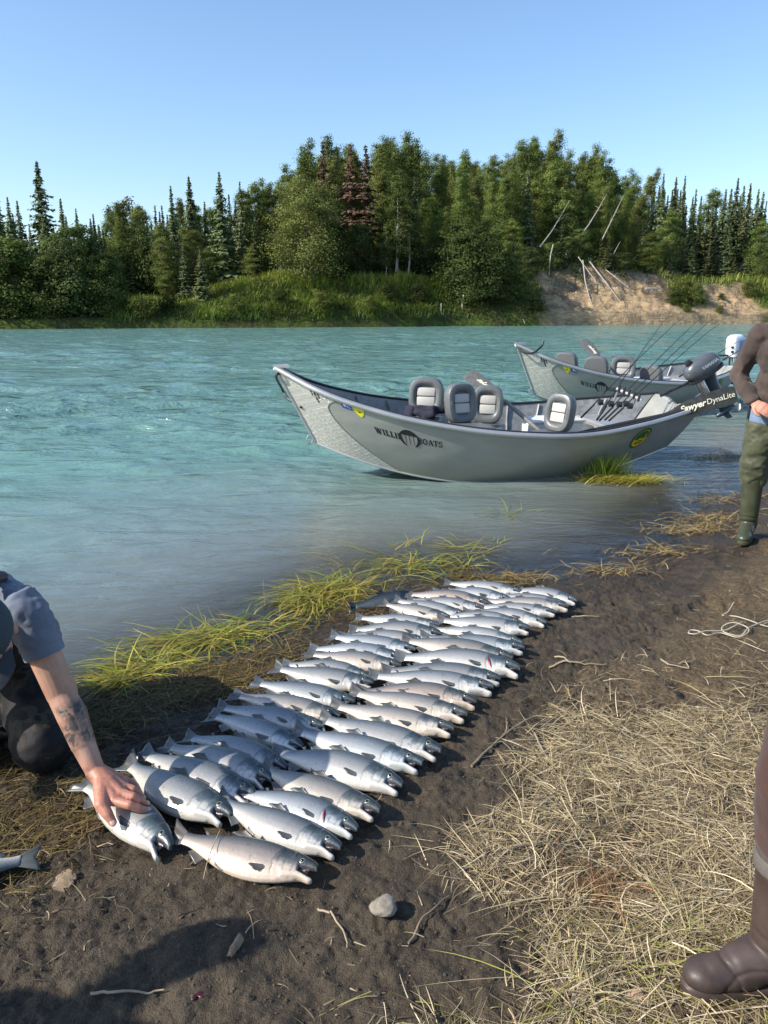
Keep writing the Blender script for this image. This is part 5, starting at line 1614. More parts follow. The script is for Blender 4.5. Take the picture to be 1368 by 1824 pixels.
# ------------------------------------------------------------------ people
s = NT('skin')
co = s.coord('Object')
b1_ = s.noise(co, 14, 4); b2_ = s.noise(co, 70, 4, .65); b3_ = s.noise(co, 240, 3)
sk = s.ramp(b1_, [(.3, (.36, .185, .125)), (.55, (.44, .25, .175)), (.75, (.50, .30, .215))])
sk = s.mix(s.math('MULTIPLY', s.attr('ruddy').outputs['Fac'], .8), sk, s.ramp(b2_, [(.3, (.36, .13, .085)), (.7, (.50, .22, .15))]))
tat = s.math('MULTIPLY', s.attr('ink').outputs['Fac'], s.ramp(s.noise(co, 36, 5, .7, .8), [(.42, .95), (.60, .25)]))
sk = s.mix(tat, sk, (.035, .038, .042))
s.set(color=sk, rough=.48, sss=.08, spec=.45, normal=s.bump(b3_, .22, .0015, s.bump(b2_, .2, .004)))
s.p.inputs['Subsurface Radius'].default_value = (.012, .005, .003)
M_skin = s.m
M_nail = simple('finger_nail', (.50, .31, .26), .3, 0, .06, 90)

def cloth(name, col, rough=.85, var=.18, weave=.25):
    s = NT(name); co = s.coord('Object')
    a = s.noise(co, 7, 4); b = s.noise(co, 320, 2)
    s.set(color=s.ramp(a, [(.3, tuple(c * (1 - var) for c in col)), (.7, tuple(c * (1 + var) for c in col))]), rough=rough, spec=.25, sheen=.12,
          normal=s.bump(b, weave, .001, s.bump(s.noise(co, 22, 3), .25, .012)))
    return s.m
M_tee = cloth('grey_tee', (.135, .16, .205))
M_hood = cloth('brown_fleece', (.062, .046, .040), .95, .25)
M_jean = cloth('pale_denim', (.15, .22, .34), .85, .35)
M_olive = cloth('olive_rubber_cloth', (.060, .066, .036), .55, .25, .1)
M_brownw = cloth('brown_wader', (.060, .030, .024), .75, .2)
M_boot = simple('brown_rubber', (.052, .036, .031), .50, 0, .25, 14, .15, .003, .4)
M_boot_o = simple('olive_rubber', (.050, .056, .032), .34, 0, .25, 9, .08, .004, .5)
M_band = simple('grey_band', (.10, .088, .078), .8, 0, .2, 260, .4)
s = NT('dark_camo')
co = s.coord('Object')
c_ = s.ramp(s.noise(co, 9, 3, .5, .5), [(.42, (.010, .010, .012)), (.5, (.020, .018, .015)), (.58, (.045, .040, .030)), (.66, (.014, .015, .016))])
c_.node.color_ramp.interpolation = 'CONSTANT'
s.set(color=c_, rough=.7, spec=.25, normal=s.bump(s.noise(co, 18, 3), .3, .015))
M_camo = s.m
s = NT('cap_mesh')
co = s.coord('Object')
vo = s.n('TexVoronoi'); vo.inputs['Scale'].default_value = 260; s.l(co, vo.inputs['Vector'])
s.set(color=s.ramp(vo.outputs['Distance'], [(.2, (.015, .03, .04)), (.6, (.035, .06, .075))]), rough=.8, normal=s.bump(vo.outputs['Distance'], .5, .002))
M_cap = s.m
M_hair = simple('grey_hair', (.10, .09, .085), .7, 0, .4, 160, .6)
M_eyew = simple('eye_white', (.65, .63, .6), .2, 0, .05, 90)
M_eyed = simple('eye_dark', (.03, .02, .015), .1, 0, .1, 90)

def puff(me, amp, freq, seed, stretch=(1, 1, .5)):
    """cloth folds: push the surface in and out along its normals"""
    v = mco(me).astype(float); n = mno(me)
    d = fbm(v[:, 0] * freq * stretch[0], v[:, 1] * freq * stretch[1], v[:, 2] * freq * stretch[2], 3, seed)
    d = 1 - 2 * np.abs(d)
    mset(me, v + n * (amp * d)[:, None])

def skin_obj(name, mb, voxel, smooth, mat, parent, off=(0, 0, 0), fold=None, cut=None, attrs=None, flat=None):
    me = remeshed(mb, voxel, smooth, name)
    if fold: puff(me, *fold)
    v = mco(me).astype(float)
    if flat is not None: v[:, 2] = np.maximum(v[:, 2], flat); mset(me, v)
    if attrs: attrs(me, v)
    if cut:
        bm = bmesh.new(); bm.from_mesh(me)
        for co_, no_ in cut: bmesh.ops.bisect_plane(bm, geom=list(bm.verts) + list(bm.edges) + list(bm.faces), plane_co=Vector(co_), plane_no=Vector(no_), clear_outer=True)
        # turn the hem inwards so that the edge has thickness
        ed = [e for e in bm.edges if e.is_boundary]
        r = bmesh.ops.extrude_edge_only(bm, edges=ed)
        cen = {}
        for x in r['geom']:
            if isinstance(x, bmesh.types.BMVert):
                nn = [f.normal for f in x.link_faces if f.normal.length > 0]
                x.co -= sum((l.normal for l in x.link_faces), Vector()).normalized() * 0
        bm.normal_update(); bm.to_mesh(me); bm.free()
        v = mco(me).astype(float)
    mset(me, v - np.array(off))
    me.materials.append(mat)
    me.polygons.foreach_set('use_smooth', [True] * len(me.polygons))
    o = link(name, me, parent)
    if cut:
        sm = o.modifiers.new('cloth', 'SOLIDIFY'); sm.thickness = .005; sm.offset = -1
    return o

def add_hand(mb, wrist, mcps, fingers, thumb, rw=.026, f=1.0):
    """palm from the wrist to the knuckles, each finger a chain of (point, radius)"""
    wrist = Vector(wrist)
    for m in mcps:
        m = Vector(m)
        mb.rc(wrist, rw, wrist.lerp(m, .55), .019 * f); mb.rc(wrist.lerp(m, .5), .0195 * f, m, .0135 * f)
    for a, b in zip(mcps[:-1], mcps[1:]): mb.rc(Vector(a), .0125 * f, Vector(b), .0125 * f)
    for ch in fingers: mb.chain(ch, 12)
    mb.chain(thumb, 12)

def head_prims(mb, c, fwd, up, k=1.0):
    """skull, face, nose, lips, brow, ears round the centre c"""
    fwd = Vector(fwd).normalized(); up = Vector(up).normalized(); rt = fwd.cross(up).normalized(); up = rt.cross(fwd)
    Mr = Matrix((rt, fwd, up)).transposed()
    P = lambda x, y, z: Vector(c) + (rt * x + fwd * y + up * z) * k
    e = Mr.to_euler()
    mb.ell(P(0, -.012, .028), (.075 * k, .096 * k, .088 * k), e)
    mb.ell(P(0, .022, -.035), (.060 * k, .068 * k, .080 * k), e)
    mb.ell(P(0, .052, -.085), (.032 * k, .030 * k, .026 * k), e)
    mb.rc(P(0, .088, .012), .010 * k, P(0, .106, -.022), .0135 * k, 10)
    mb.rc(P(-.014, .094, -.028), .008 * k, P(.014, .094, -.028), .008 * k, 8)
    mb.rc(P(-.040, .078, .022), .010 * k, P(.040, .078, .022), .010 * k, 8)
    mb.rc(P(-.020, .083, -.056), .0085 * k, P(.020, .083, -.056), .0085 * k, 8)
    mb.rc(P(-.018, .081, -.068), .008 * k, P(.018, .081, -.068), .008 * k, 8)
    for sx in (-1, 1):
        mb.ell(P(sx * .078, -.012, -.005), (.010 * k, .020 * k, .032 * k), e, 10, 8)
        mb.ell(P(sx * .042, .062, -.02), (.024 * k, .022 * k, .020 * k), e, 10, 8)
    return P, e

def eyes(P, e, root, k=1.0):
    for sx in (-1, 1):
        m = MB(); m.ell(P(sx * .032, .079, .004), (.0125 * k, .010 * k, .0085 * k), e, 10, 8, 0); o = m.build('eye', M_eyew, root)
        m = MB(); m.ell(P(sx * .032, .0855, .004), (.006 * k, .005 * k, .006 * k), e, 10, 6, 0); m.build('pupil', M_eyed, o)

# ---- the man kneeling by the catch
kn = empty('person', (-1.42, 2.75, gs(-1.42, 2.75)), 0, 'person kneeling at the left edge, grey tee, dark waders, tattooed arm reaching to a fish', 'person')
K0 = Vector(kn.location)
Sl, Sr = Vector((-1.178, 2.37, .742)), Vector((-1.66, 2.42, .79))
El, Wr = Vector((-1.083, 2.335, .455)), G(170, 1374, .225)
body = MB()
chest = Vector((-1.44, 2.53, .67)); hip = Vector((-1.60, 2.95, .43))
body.ell(chest + Vector((0, .01, -.05)), (.17, .125, .11)); body.rc(chest, .135, hip, .14); body.ell(hip, (.17, .14, .13))
body.rc(Sl + Vector((-.03, .03, -.035)), .042, chest + Vector((.06, 0, -.02)), .06); body.rc(Sr + Vector((.03, .03, -.035)), .042, chest + Vector((-.06, 0, -.02)), .06)
body.rc((-1.42, 2.42, .73), .05, (-1.33, 2.26, .765), .052)
HC = Vector((-1.212, 2.17, .735)); HF = Vector((.25, -.62, -.75)); HU = Vector((.1, -.72, .68))
Pk, ek = head_prims(body, HC, HF, HU)
# reaching arm with its hand on the fish
body.chain([(Sl, .050), (Sl.lerp(El, .45), .056), (El, .047)], 18)
body.ell(El + Vector((.012, .015, .0)), (.038, .038, .06))
body.chain([(El, .046), (El.lerp(Wr, .28) + Vector((.006, 0, 0)), .0505), (El.lerp(Wr, .65), .041), (Wr, .031)], 18)
m4 = [G(205, 1427, 0.184), G(215, 1413, 0.192), G(220, 1402, 0.189), G(219, 1390, 0.178)]
tips = [[(m4[0], .0170), (G(231, 1434, 0.184), .0148), (G(248, 1440, 0.168), .0132), (G(262, 1444, 0.148), .0108)],
        [(m4[1], .0172), (G(237, 1419, 0.188), .0148), (G(250, 1426, 0.172), .0132), (G(259, 1431, 0.154), .0108)],
        [(m4[2], .0165), (G(237, 1406, 0.184), .0142), (G(247, 1413, 0.168), .0126), (G(253, 1419, 0.150), .0104)],
        [(m4[3], .0150), (G(233, 1393, 0.172), .0126), (G(242, 1400, 0.158), .0112), (G(246, 1406, 0.144), .0094)]]
th = [(Wr.lerp(m4[0], .30), .028), (G(181, 1434, 0.186), .0225), (G(192, 1451, 0.168), .0172), (G(201, 1465, 0.148), .0132)]
add_hand(body, Wr, m4, tips, th, .033, 1.3)
# other arm resting on the thigh
Er, Wr2 = Vector((-1.80, 2.36, .50)), Vector((-1.62, 2.32, .33))
body.chain([(Sr, .058), (Er, .044), (Wr2, .031)], 14)
m5 = [Wr2 + Vector((.08, -.02, -.02)), Wr2 + Vector((.085, -.045, -.02)), Wr2 + Vector((.08, -.07, -.02)), Wr2 + Vector((.07, -.09, -.025))]
add_hand(body, Wr2, m5, [[(m, .012), (m + Vector((.04, -.01, -.015)), .010), (m + Vector((.055, -.015, -.045)), .008)] for m in m5], [(Wr2 + Vector((.03, .01, 0)), .018), (Wr2 + Vector((.07, .03, -.01)), .013), (Wr2 + Vector((.10, .03, -.03)), .010)])
# legs
for sx, k_, sh in ((1, Vector((-1.265, 2.53, .135)), Vector((-1.52, 2.98, .09))), (-1, Vector((-1.70, 2.52, .135)), Vector((-1.66, 3.0, .09)))):
    body.chain([(hip + Vector((.09 * sx, 0, -.02)), .085), (k_, .058), (sh, .045)], 12)
def ink(me, v):
    a = np.array(El); b = np.array(Wr); ab = b - a
    t = ((v - a) @ ab) / (ab @ ab); pr = a + t[:, None] * ab
    d = v - pr; rad = np.linalg.norm(d, axis=1)
    side = d[:, 0] * .55 - d[:, 1] * .35 + d[:, 2] * .1
    m = sstep(.10, .22, t) * sstep(.74, .58, t) * (rad < .075) * sstep(-.012, .016, side + .012 * np.sin(v[:, 2] * 60))
    m2 = sstep(.88, .94, t) * sstep(1.12, 1.05, t) * (rad < .06) * sstep(.004, -.012, d[:, 0])
    m3 = .9 * sstep(.30, .42, t) * sstep(.9, .7, t) * (rad < .075) * sstep(.0, -.02, d[:, 0])
    fattr(me, 'ink', np.clip(m + .6 * m2 + .55 * m3, 0, 1)); fattr(me, 'ruddy', (sstep(.80, 1.08, t) * (np.linalg.norm(v - b, axis=1) < .30)).clip(0, 1))
bo = skin_obj('body', body, .0033, 3, M_skin, kn, K0, attrs=ink)
nl = MB()
for ch in tips + [th]:
    p, r = Vector(ch[-1][0]), ch[-1][1]; d = (p - Vector(ch[-2][0])).normalized()
    up = (Vector((-.15, -.45, .85)) - d * Vector((-.15, -.45, .85)).dot(d)).normalized()
    rt = d.cross(up); Mx = Matrix((rt, d, up)).transposed()
    nl2 = MB(); nl2.ell(p + up * r * .80 + d * r * .25, (r * .72, r * .85, r * .28), Mx.to_euler(), 10, 6); nl2.build('finger_nail', M_nail, bo, off=K0)
eyes(Pk, ek, kn)
for o in [o for o in COL.objects if (o.parent is kn and o.name.startswith('eye')) or (o.name.startswith('pupil') and o.parent.parent is kn)]:
    mset(o.data, mco(o.data) - np.array(K0))
# tee shirt
t = MB(); t.ell(chest + Vector((0, .02, -.02)), (.215, .165, .15)); t.rc(chest, .155, hip + Vector((0, -.1, .03)), .155)
t.rc(Sl + Vector((-.035, .03, -.022)), .062, chest + Vector((.05, .02, .03)), .085); t.rc(Sr + Vector((.035, .03, -.005)), .078, chest + Vector((-.05, .02, .07)), .10)
se = Sl.lerp(El, .34)
t.rc(Sl, .070, se, .0655, 20); t.rc(Sr, .075, Sr.lerp(Er, .44), .066, 20)
t.rc((-1.43, 2.42, .755), .06, (-1.44, 2.45, .74), .08)
skin_obj('tee_shirt', t, .0085, 4, M_tee, kn, K0, fold=(.010, 15, 3, (1, 1, .8)))
hem = MB(); dx = (El - Sl).normalized()
hem.tube([se + dx * -.01, se + dx * .05, se + dx * .058, se + dx * .056], [.0662, .0668, .0658, .062], 28, cap=False)
hem.build('sleeve_hem', M_tee, kn, off=K0)
# waders: bib, seat and legs
w = MB(); w.ell(chest + Vector((.0, -.03, -.075)), (.228, .19, .165)); w.rc(chest + Vector((0, .0, -.09)), .178, hip, .185); w.ell(hip, (.205, .18, .16))
for sx, k_, sh in ((1, Vector((-1.262, 2.535, .15)), Vector((-1.52, 3.0, .12))), (-1, Vector((-1.70, 2.52, .15)), Vector((-1.66, 3.02, .12)))):
    w.chain([(hip + Vector((.095 * sx, 0, -.02)), .135), ((hip + Vector((.095 * sx, 0, -.02))).lerp(k_, .55), .125), (k_, .108), (sh, .075)], 18)
    w.rc(sh, .075, sh + Vector((0, .17, -.02)), .055)
skin_obj('waders', w, .011, 4, M_camo, kn, K0, fold=(.009, 9, 8, (1, 1, 1)))
st = MB()
for S_, sx in ((Sl, 1), (Sr, -1)):
    pts = [chest + Vector((.115 * sx, -.17, .02)), chest + Vector((.125 * sx, -.175, .09)), S_ + Vector((-.105 * sx, -.025, .062)), S_ + Vector((-.13 * sx, .06, .085)), S_ + Vector((-.16 * sx, .18, .05))]
    m = MB(); m.tube(pts, [.020, .021, .022, .022, .02], 8); m.build('suspender', M_dark, kn, off=K0)
    m = MB(); rbox(m, chest + Vector((.118 * sx, -.19, .05)), (.035, .012, .04), .004); m.build('strap_buckle', M_in, kn, off=K0)
# cap
Mc = Matrix((HF.cross(HU).normalized(), HF.normalized(), HF.cross(HU).normalized().cross(HF.normalized()))).transposed()
cp = MB()
rings = []
for z, r in ((.010, 1.0), (.05, 1.0), (.085, .92), (.11, .72), (.125, .40), (.128, .05)):
    rings.append([Pk(.086 * r * math.cos(a), -.012 + .106 * r * math.sin(a), z + .012) for a in np.linspace(0, 2 * math.pi, 28, endpoint=False)])
cp.rings(rings); cap_o = cp.build('cap', M_cap, kn, off=K0)
br = MB(); v = []
for zt in (0, .005):
    for j in range(5):
        for i in range(13):
            a = R(-62 + 124 * i / 12); rr_ = .075 + (.075) * j / 4
            v.append(Pk(.082 * math.sin(a) * (1 + .02 * j), .02 + (.072 + .02 * j) * math.cos(a) + .005 * j, .020 + zt - .012 * (math.sin(a) ** 2) - .003 * j))
n_ = 65
f = []
for j in range(4):
    for i in range(12):
        a = j * 13 + i; f += [(a, a + 1, a + 14, a + 13), (n_ + a, n_ + a + 13, n_ + a + 14, n_ + a + 1)]
for i in range(12): f += [(52 + i, 53 + i, n_ + 53 + i, n_ + 52 + i), (i, n_ + i, n_ + i + 1, i + 1)]
for j in range(4): f += [(j * 13, j * 13 + 13, n_ + j * 13 + 13, n_ + j * 13), (j * 13 + 12, n_ + j * 13 + 12, n_ + j * 13 + 25, j * 13 + 25)]
br.add(v, f); br.build('cap_brim', M_dark, cap_o, off=K0)

# ---- standing people, local frame: y forward, x to the right hand, z up
def rubber_boot(parent, foot, yaw, mat, top=.31, sole_mat=None, band=None, shaft_r=.060, k=1.0, lean=(0, 0), fl=1.0):
    """one rubber boot with shaft, foot, sole and band; a part with sub-parts"""
    Mx = Matrix.Translation(foot) @ Matrix.Rotation(yaw, 4, 'Z') @ Matrix.Scale(k, 4)
    b = MB()
    lx, ly = lean
    b.rc((0, -.03, .10), shaft_r * .93, (lx * .6, -.03 + ly * .6, .18), shaft_r * .93, 20)
    b.rc((lx * .5, -.03 + ly * .5, .16), shaft_r * .93, (lx, -.03 + ly, top), shaft_r * 1.06, 20)
    b.rc((0, -.055, .052), .046, (0, -.015, .072), .056, 18); b.rc((0, -.02, .088), .056, (0, .06, .060), .048, 18)
    b.rc((0, .05, .058), .047, (0, .13, .043), .041, 18); b.ell((.003, .135, .040), (.050, .072, .037)); b.ell((0, .07, .045), (.050, .10, .042)); b.ell((0, -.055, .045), (.046, .052, .045))
    me = remeshed(b, .0055, 6, 'boot')
    v = mco(me).astype(float)
    # ankle creases and moulded panel lines
    n = mno(me)
    cr = np.exp(-((v[:, 2] - (.118 + .25 * v[:, 1])) / .006) ** 2) * (v[:, 1] > .0) + .7 * np.exp(-((v[:, 2] - (.148 + .35 * v[:, 1])) / .006) ** 2)
    pl = np.exp(-((np.hypot(v[:, 1] - .16, v[:, 2] - .02) - .085) / .004) ** 2) + np.exp(-((np.hypot(v[:, 1] - .03, v[:, 2] + .02) - .105) / .004) ** 2) * (v[:, 2] < .09)
    v = v - n * (.0040 * cr + .0034 * pl)[:, None]
    v[:, 2] = np.maximum(v[:, 2], .006)
    v[:, 1] = np.where(v[:, 1] > 0, v[:, 1] * fl, v[:, 1])
    mset(me, v); me.materials.append(mat); me.transform(Mx)
    o = link('boot', me, parent)
    s_ = MB()
    def outline(g): return [(math.copysign(abs(math.sin(a)) ** .8, math.sin(a)) * (.049 + .007 * max(0, math.cos(a))) * g, .05 + .155 * math.cos(a) * g) for a in np.linspace(0, 2 * math.pi, 32, endpoint=False)]
    s_.rings([[Mx @ Vector((x, y * (fl if y > 0 else 1), z)) for x, y in outline(g)] for z, g in ((.0, .97), (.004, 1.02), (.022, 1.03), (.028, .99))])
    s_.build('sole', sole_mat or mat, o)
    if band:
        q = MB(); c = Vector((lx, -.03 + ly, top))
        q.rings([[Mx @ (c + Vector((math.cos(a) * shaft_r * g, math.sin(a) * shaft_r * g, z))) for a in np.linspace(0, 2 * math.pi, 28, endpoint=False)] for z, g in ((.0, 1.09), (.004, 1.115), (.030, 1.115), (.036, 1.07))])
        q.build('boot_band', band, o)
    return o

def standing(label, pos, yaw, H=1.76, legs='hip', lean=0.0, head=(0, 0), arms='pocket', top=M_hood, wad=M_olive, boot=M_boot_o, cap=False, hood=True, group=None, stance=.115, foot_yaw=0.0):
    root = empty('person', pos, yaw, label, 'person', group)
    k = H / 1.75
    def Lp(x, y, z):       # lean the upper body forward from the hips
        if z > .95:
            a = lean; dz = z - .95
            y, z = y * math.cos(a) + dz * math.sin(a), .95 + dz * math.cos(a) - y * math.sin(a)
        return Vector((x, y, z)) * k
    b = MB()
    b.ell(Lp(0, 0, .95), (.165, .115, .13)); b.rc(Lp(0, 0, .98), .125, Lp(0, .005, 1.2), .125); b.ell(Lp(0, .005, 1.30), (.178, .118, .19))
    b.rc(Lp(-.13, 0, 1.42), .055, Lp(.13, 0, 1.42), .055); b.rc(Lp(0, -.005, 1.42), .060, Lp(0, .02, 1.54), .054)
    hc = Lp(head[0], .035 + head[1], 1.635)
    f = Vector((head[0] * 1.5, 1, -.35 - 1.2 * lean)); P, e = head_prims(b, hc, f, (0, .35 + lean, 1))
    arm_pts = []
    for sx in (-1, 1):
        b.chain([(Lp(.09 * sx, 0, .93), .088), (Lp(stance * sx, .010, .50), .056), (Lp(stance * sx, -.02, .36), .046), (Lp(stance * sx, -.03, .12), .034)], 14)
        b.rc(Lp(stance * sx, -.04, .07), .034, Lp(stance * sx, .09 if not foot_yaw else -.02, .05), .028)
        S = Lp(.195 * sx, -.005, 1.405)
        if arms == 'pocket': E, Wt, dn = Lp(.285 * sx, -.045, 1.13), Lp(.195 * sx, .12, .985), Lp(.12 * sx, .17, .93)
        else: E, Wt, dn = Lp(.27 * sx, .02, 1.12), Lp(.24 * sx, .14, .90), Lp(.22 * sx, .18, .80)
        b.chain([(S, .056), (E, .043), (Wt, .030)], 14)
        d = (dn - Wt).normalized(); fw = Vector((0, 1, .2)); up = (fw - d * fw.dot(d)).normalized(); rt = d.cross(up)
        mc = [Wt + d * .085 + rt * (.030 - .020 * i) for i in range(4)]
        fg = [[(m, .0125), (m + d * (.040 - .004 * abs(i - 1)) - up * .008, .0105), (m + d * (.062 - .004 * abs(i - 1)) - up * .024, .0092), (m + d * (.074 - .005 * abs(i - 1)) - up * .040, .008)] for i, m in enumerate(mc)]
        sd_t = rt * (.035 if sx > 0 else .035)
        tb = [(Wt + d * .025 + rt * .015, .019), (Wt + d * .055 + rt * .045 + up * .01, .0145), (Wt + d * .085 + rt * .058 + up * .012, .011), (Wt + d * .105 + rt * .058 + up * .006, .009)]
        add_hand(b, Wt, mc, fg, tb, .028)
        arm_pts.append((S, E, Wt))
    def ruddy(me, v): fattr(me, 'ruddy', np.full(len(v), .7)); fattr(me, 'ink', np.zeros(len(v)))
    skin_obj('body', b, .0048, 3, M_skin, root, attrs=ruddy)
    eyes(P, e, root)
    if cap:
        c = MB(); c.rings([[P(.086 * r * math.cos(a), -.012 + .106 * r * math.sin(a), z + .012) for a in np.linspace(0, 2 * math.pi, 24, endpoint=False)] for z, r in ((.015, 1.0), (.06, 1.0), (.095, .88), (.12, .5), (.126, .05))])
        c.rc(P(-.05, .10, .03), .006, P(.05, .10, .03), .006); c.add([P(x, y, z) for z in (.026, .032) for x, y in ((-.075, .06), (-.05, .15), (.05, .15), (.075, .06))], [(0, 1, 2, 3), (7, 6, 5, 4), (0, 4, 5, 1), (1, 5, 6, 2), (2, 6, 7, 3), (3, 7, 4, 0)])
        c.build('cap', M_cap, root)
    else:
        h = MB(); h.ell(P(0, -.026, .040), (.083, .096, .092), e, 20, 14)
        me = remeshed(h, .008, 2, 'hair'); v = mco(me).astype(float); v += mno(me) * (.006 * fbm(v[:, 0] * 60, v[:, 1] * 60, v[:, 2] * 25, 2, 5))[:, None]; mset(me, v); me.materials.append(M_hair); link('hair', me, root)
    # upper garment
    t = MB(); t.ell(Lp(0, .0, 1.02), (.205, .150, .10)); t.rc(Lp(0, 0, 1.02), .165, Lp(0, .005, 1.28), .155); t.ell(Lp(0, .005, 1.28), (.215, .155, .20)); t.ell(Lp(0, .0, 1.1), (.20, .155, .18))
    t.rc(Lp(-.135, -.005, 1.415), .076, Lp(.135, -.005, 1.415), .076, 18)
    for S, E, Wt in arm_pts:
        t.chain([(S, .078), (S.lerp(E, .5), .070), (E, .063), (E.lerp(Wt, .6), .056), (Wt.lerp(E, .08), .043)], 18)
    if hood: t.rc(Lp(-.06, -.075, 1.46), .055, Lp(.06, -.075, 1.46), .055); t.rc(Lp(-.075, .02, 1.46), .035, Lp(.075, .02, 1.46), .035)
    skin_obj('hoodie' if hood else 'jacket', t, .0095, 4, top, root, fold=(.011, 9, 21, (1, 1, .8)))
    if legs == 'hip':
        j = MB(); j.ell(Lp(0, .0, .94), (.185, .135, .12))
        for sx in (-1, 1): j.rc(Lp(.095 * sx, 0, .92), .112, Lp((.095 + .6 * (stance - .095)) * sx, .008, .72), .088, 18)
        skin_obj('jeans', j, .010, 3, M_jean, root, fold=(.004, 11, 4, (1, 1, 1)))
        for sx in (-1, 1):
            w = MB(); xk = stance * sx
            w.rc(Lp(.105 * sx, .005, .79), .118, Lp(xk, .012, .55), .100, 20); w.rc(Lp(xk, .012, .56), .100, Lp(xk, -.01, .435), .092, 20); w.ell(Lp(xk, -.005, .44), (.095, .095, .045))
            skin_obj('hip_wader', w, .009, 3, wad, root, fold=(.010, 8, 14 + sx, (1, 1, 1.4)), cut=[(Lp(0, 0, .812), (-.12 * sx, .0, 1))])
            m = MB(); m.tube([Lp(.205 * sx, .0, .845), Lp(.20 * sx, .03, .93), Lp(.175 * sx, .05, 1.0)], [.010, .012, .012], 6); m.build('wader_strap', M_dark, root)
            rubber_boot(root, Lp(stance * sx, -.0, 0), R(-8 * sx), boot, .42, None, None, .068, k, (0, .03))
    else:
        w = MB(); w.ell(Lp(0, 0, .94), (.20, .15, .14)); w.rc(Lp(0, 0, .95), .15, Lp(0, 0, 1.2), .16)
        for sx in (-1, 1): w.chain([(Lp((.095 if not foot_yaw else .17) * sx, 0, .92), .125), (Lp((stance - .005) * sx, .0, .55), .094), (Lp(stance * sx, -.02, .41), .080), (Lp(stance * sx, -.02, .375), .064)], 20)
        skin_obj('waders', w, .009, 3, wad, root, fold=(.006, 8, 44, (1, 1, .7)))
        for sx in (-1, 1): rubber_boot(root, Lp(stance * sx, 0, 0) + (Vector((stance * .0 - .03 * math.sin(foot_yaw), -.02 + .03 * math.cos(foot_yaw), 0)) * k if foot_yaw else Vector()), R(-6 * sx) * (not foot_yaw) + foot_yaw, boot, .32, None, M_band, .064, k, (0, 0), .90)
    return root

def on_ground(x, y, dz=0.0): return (x, y, gs(x, y) + dz)
# right: brown hoodie, jeans, olive hip waders; faces left and towards the camera
pb_ = G(1350, 962, .06)
standing('person in brown hoodie, pale jeans and olive hip waders standing by the water', on_ground(pb_.x + .085, pb_.y + .06), R(158), 1.85, 'hip', .11, (.03, .03), 'pocket', stance=.125)
# nearest on the right: brown waders and brown boots, facing left
standing('person in brown waders and brown rubber boots at the right edge, nearest the camera', on_ground(1.128, 1.395), R(150), 1.80, 'chest', .0, (0, 0), 'pocket', M_hood, M_brownw, M_boot, True, False, None, .22, R(-54))
# out of the picture on the left: only this one's shadow is in view
standing('person standing left of the picture whose shadow falls on the mud', on_ground(-2.70, .60), R(-17), 1.74, 'chest', .55, (0, 0), 'hang', M_hood, M_camo, M_boot, True, False, None, .16)

# ------------------------------------------------------------------ things lying on the mud
def curve_mesh(pts, r, n=6): return MB().tube(pts, r, n)
M_stick = simple('dry_stick', (.20, .155, .105), .85, 0, .35, 25, .3, .003)
M_pstick = simple('pale_stick', (.30, .24, .16), .8, 0, .25, 25, .3, .002)
M_stone = NT('stone')
_c = M_stone.coord('Object')
M_stone.set(color=M_stone.ramp(M_stone.noise(_c, 22, 5, .6), [(.3, (.15, .13, .10)), (.55, (.24, .21, .165)), (.75, (.31, .28, .22))]), rough=.8, normal=M_stone.bump(M_stone.noise(_c, 55, 5), .5, .006))
M_stone = M_stone.m
M_rope = simple('cream_cord', (.44, .40, .31), .8, 0, .15, 200, .5, .002)
M_leafd = simple('dead_leaf', (.34, .21, .13), .7, 0, .3, 60, .4, .003)
M_bark2 = simple('bark_chip', (.24, .175, .11), .85, 0, .35, 50, .5, .004)

c = G(685, 1617, .12); c.z = gz(c.x, c.y)
m = MB(); m.ell((0, 0, .018), (.041, .034, .026), None, 24, 16); m.ell((.0, .018, .020), (.026, .034, .024), None, 20, 12); m.ell((-.018, -.010, .016), (.032, .026, .022), None, 20, 12)
me = remeshed(m, .0035, 8, 'stone'); v = mco(me).astype(float); v += mno(me) * (.003 * fbm(v[:, 0] * 40, v[:, 1] * 40, v[:, 2] * 40, 3, 2))[:, None]; mset(me, v); me.materials.append(M_stone)
o = link('stone', me, None, c); o.scale = (.86, .86, .8); o.rotation_euler = (0, 0, R(-20)); tag(o, 'pale grey stone lying alone on the dark mud', 'stone')

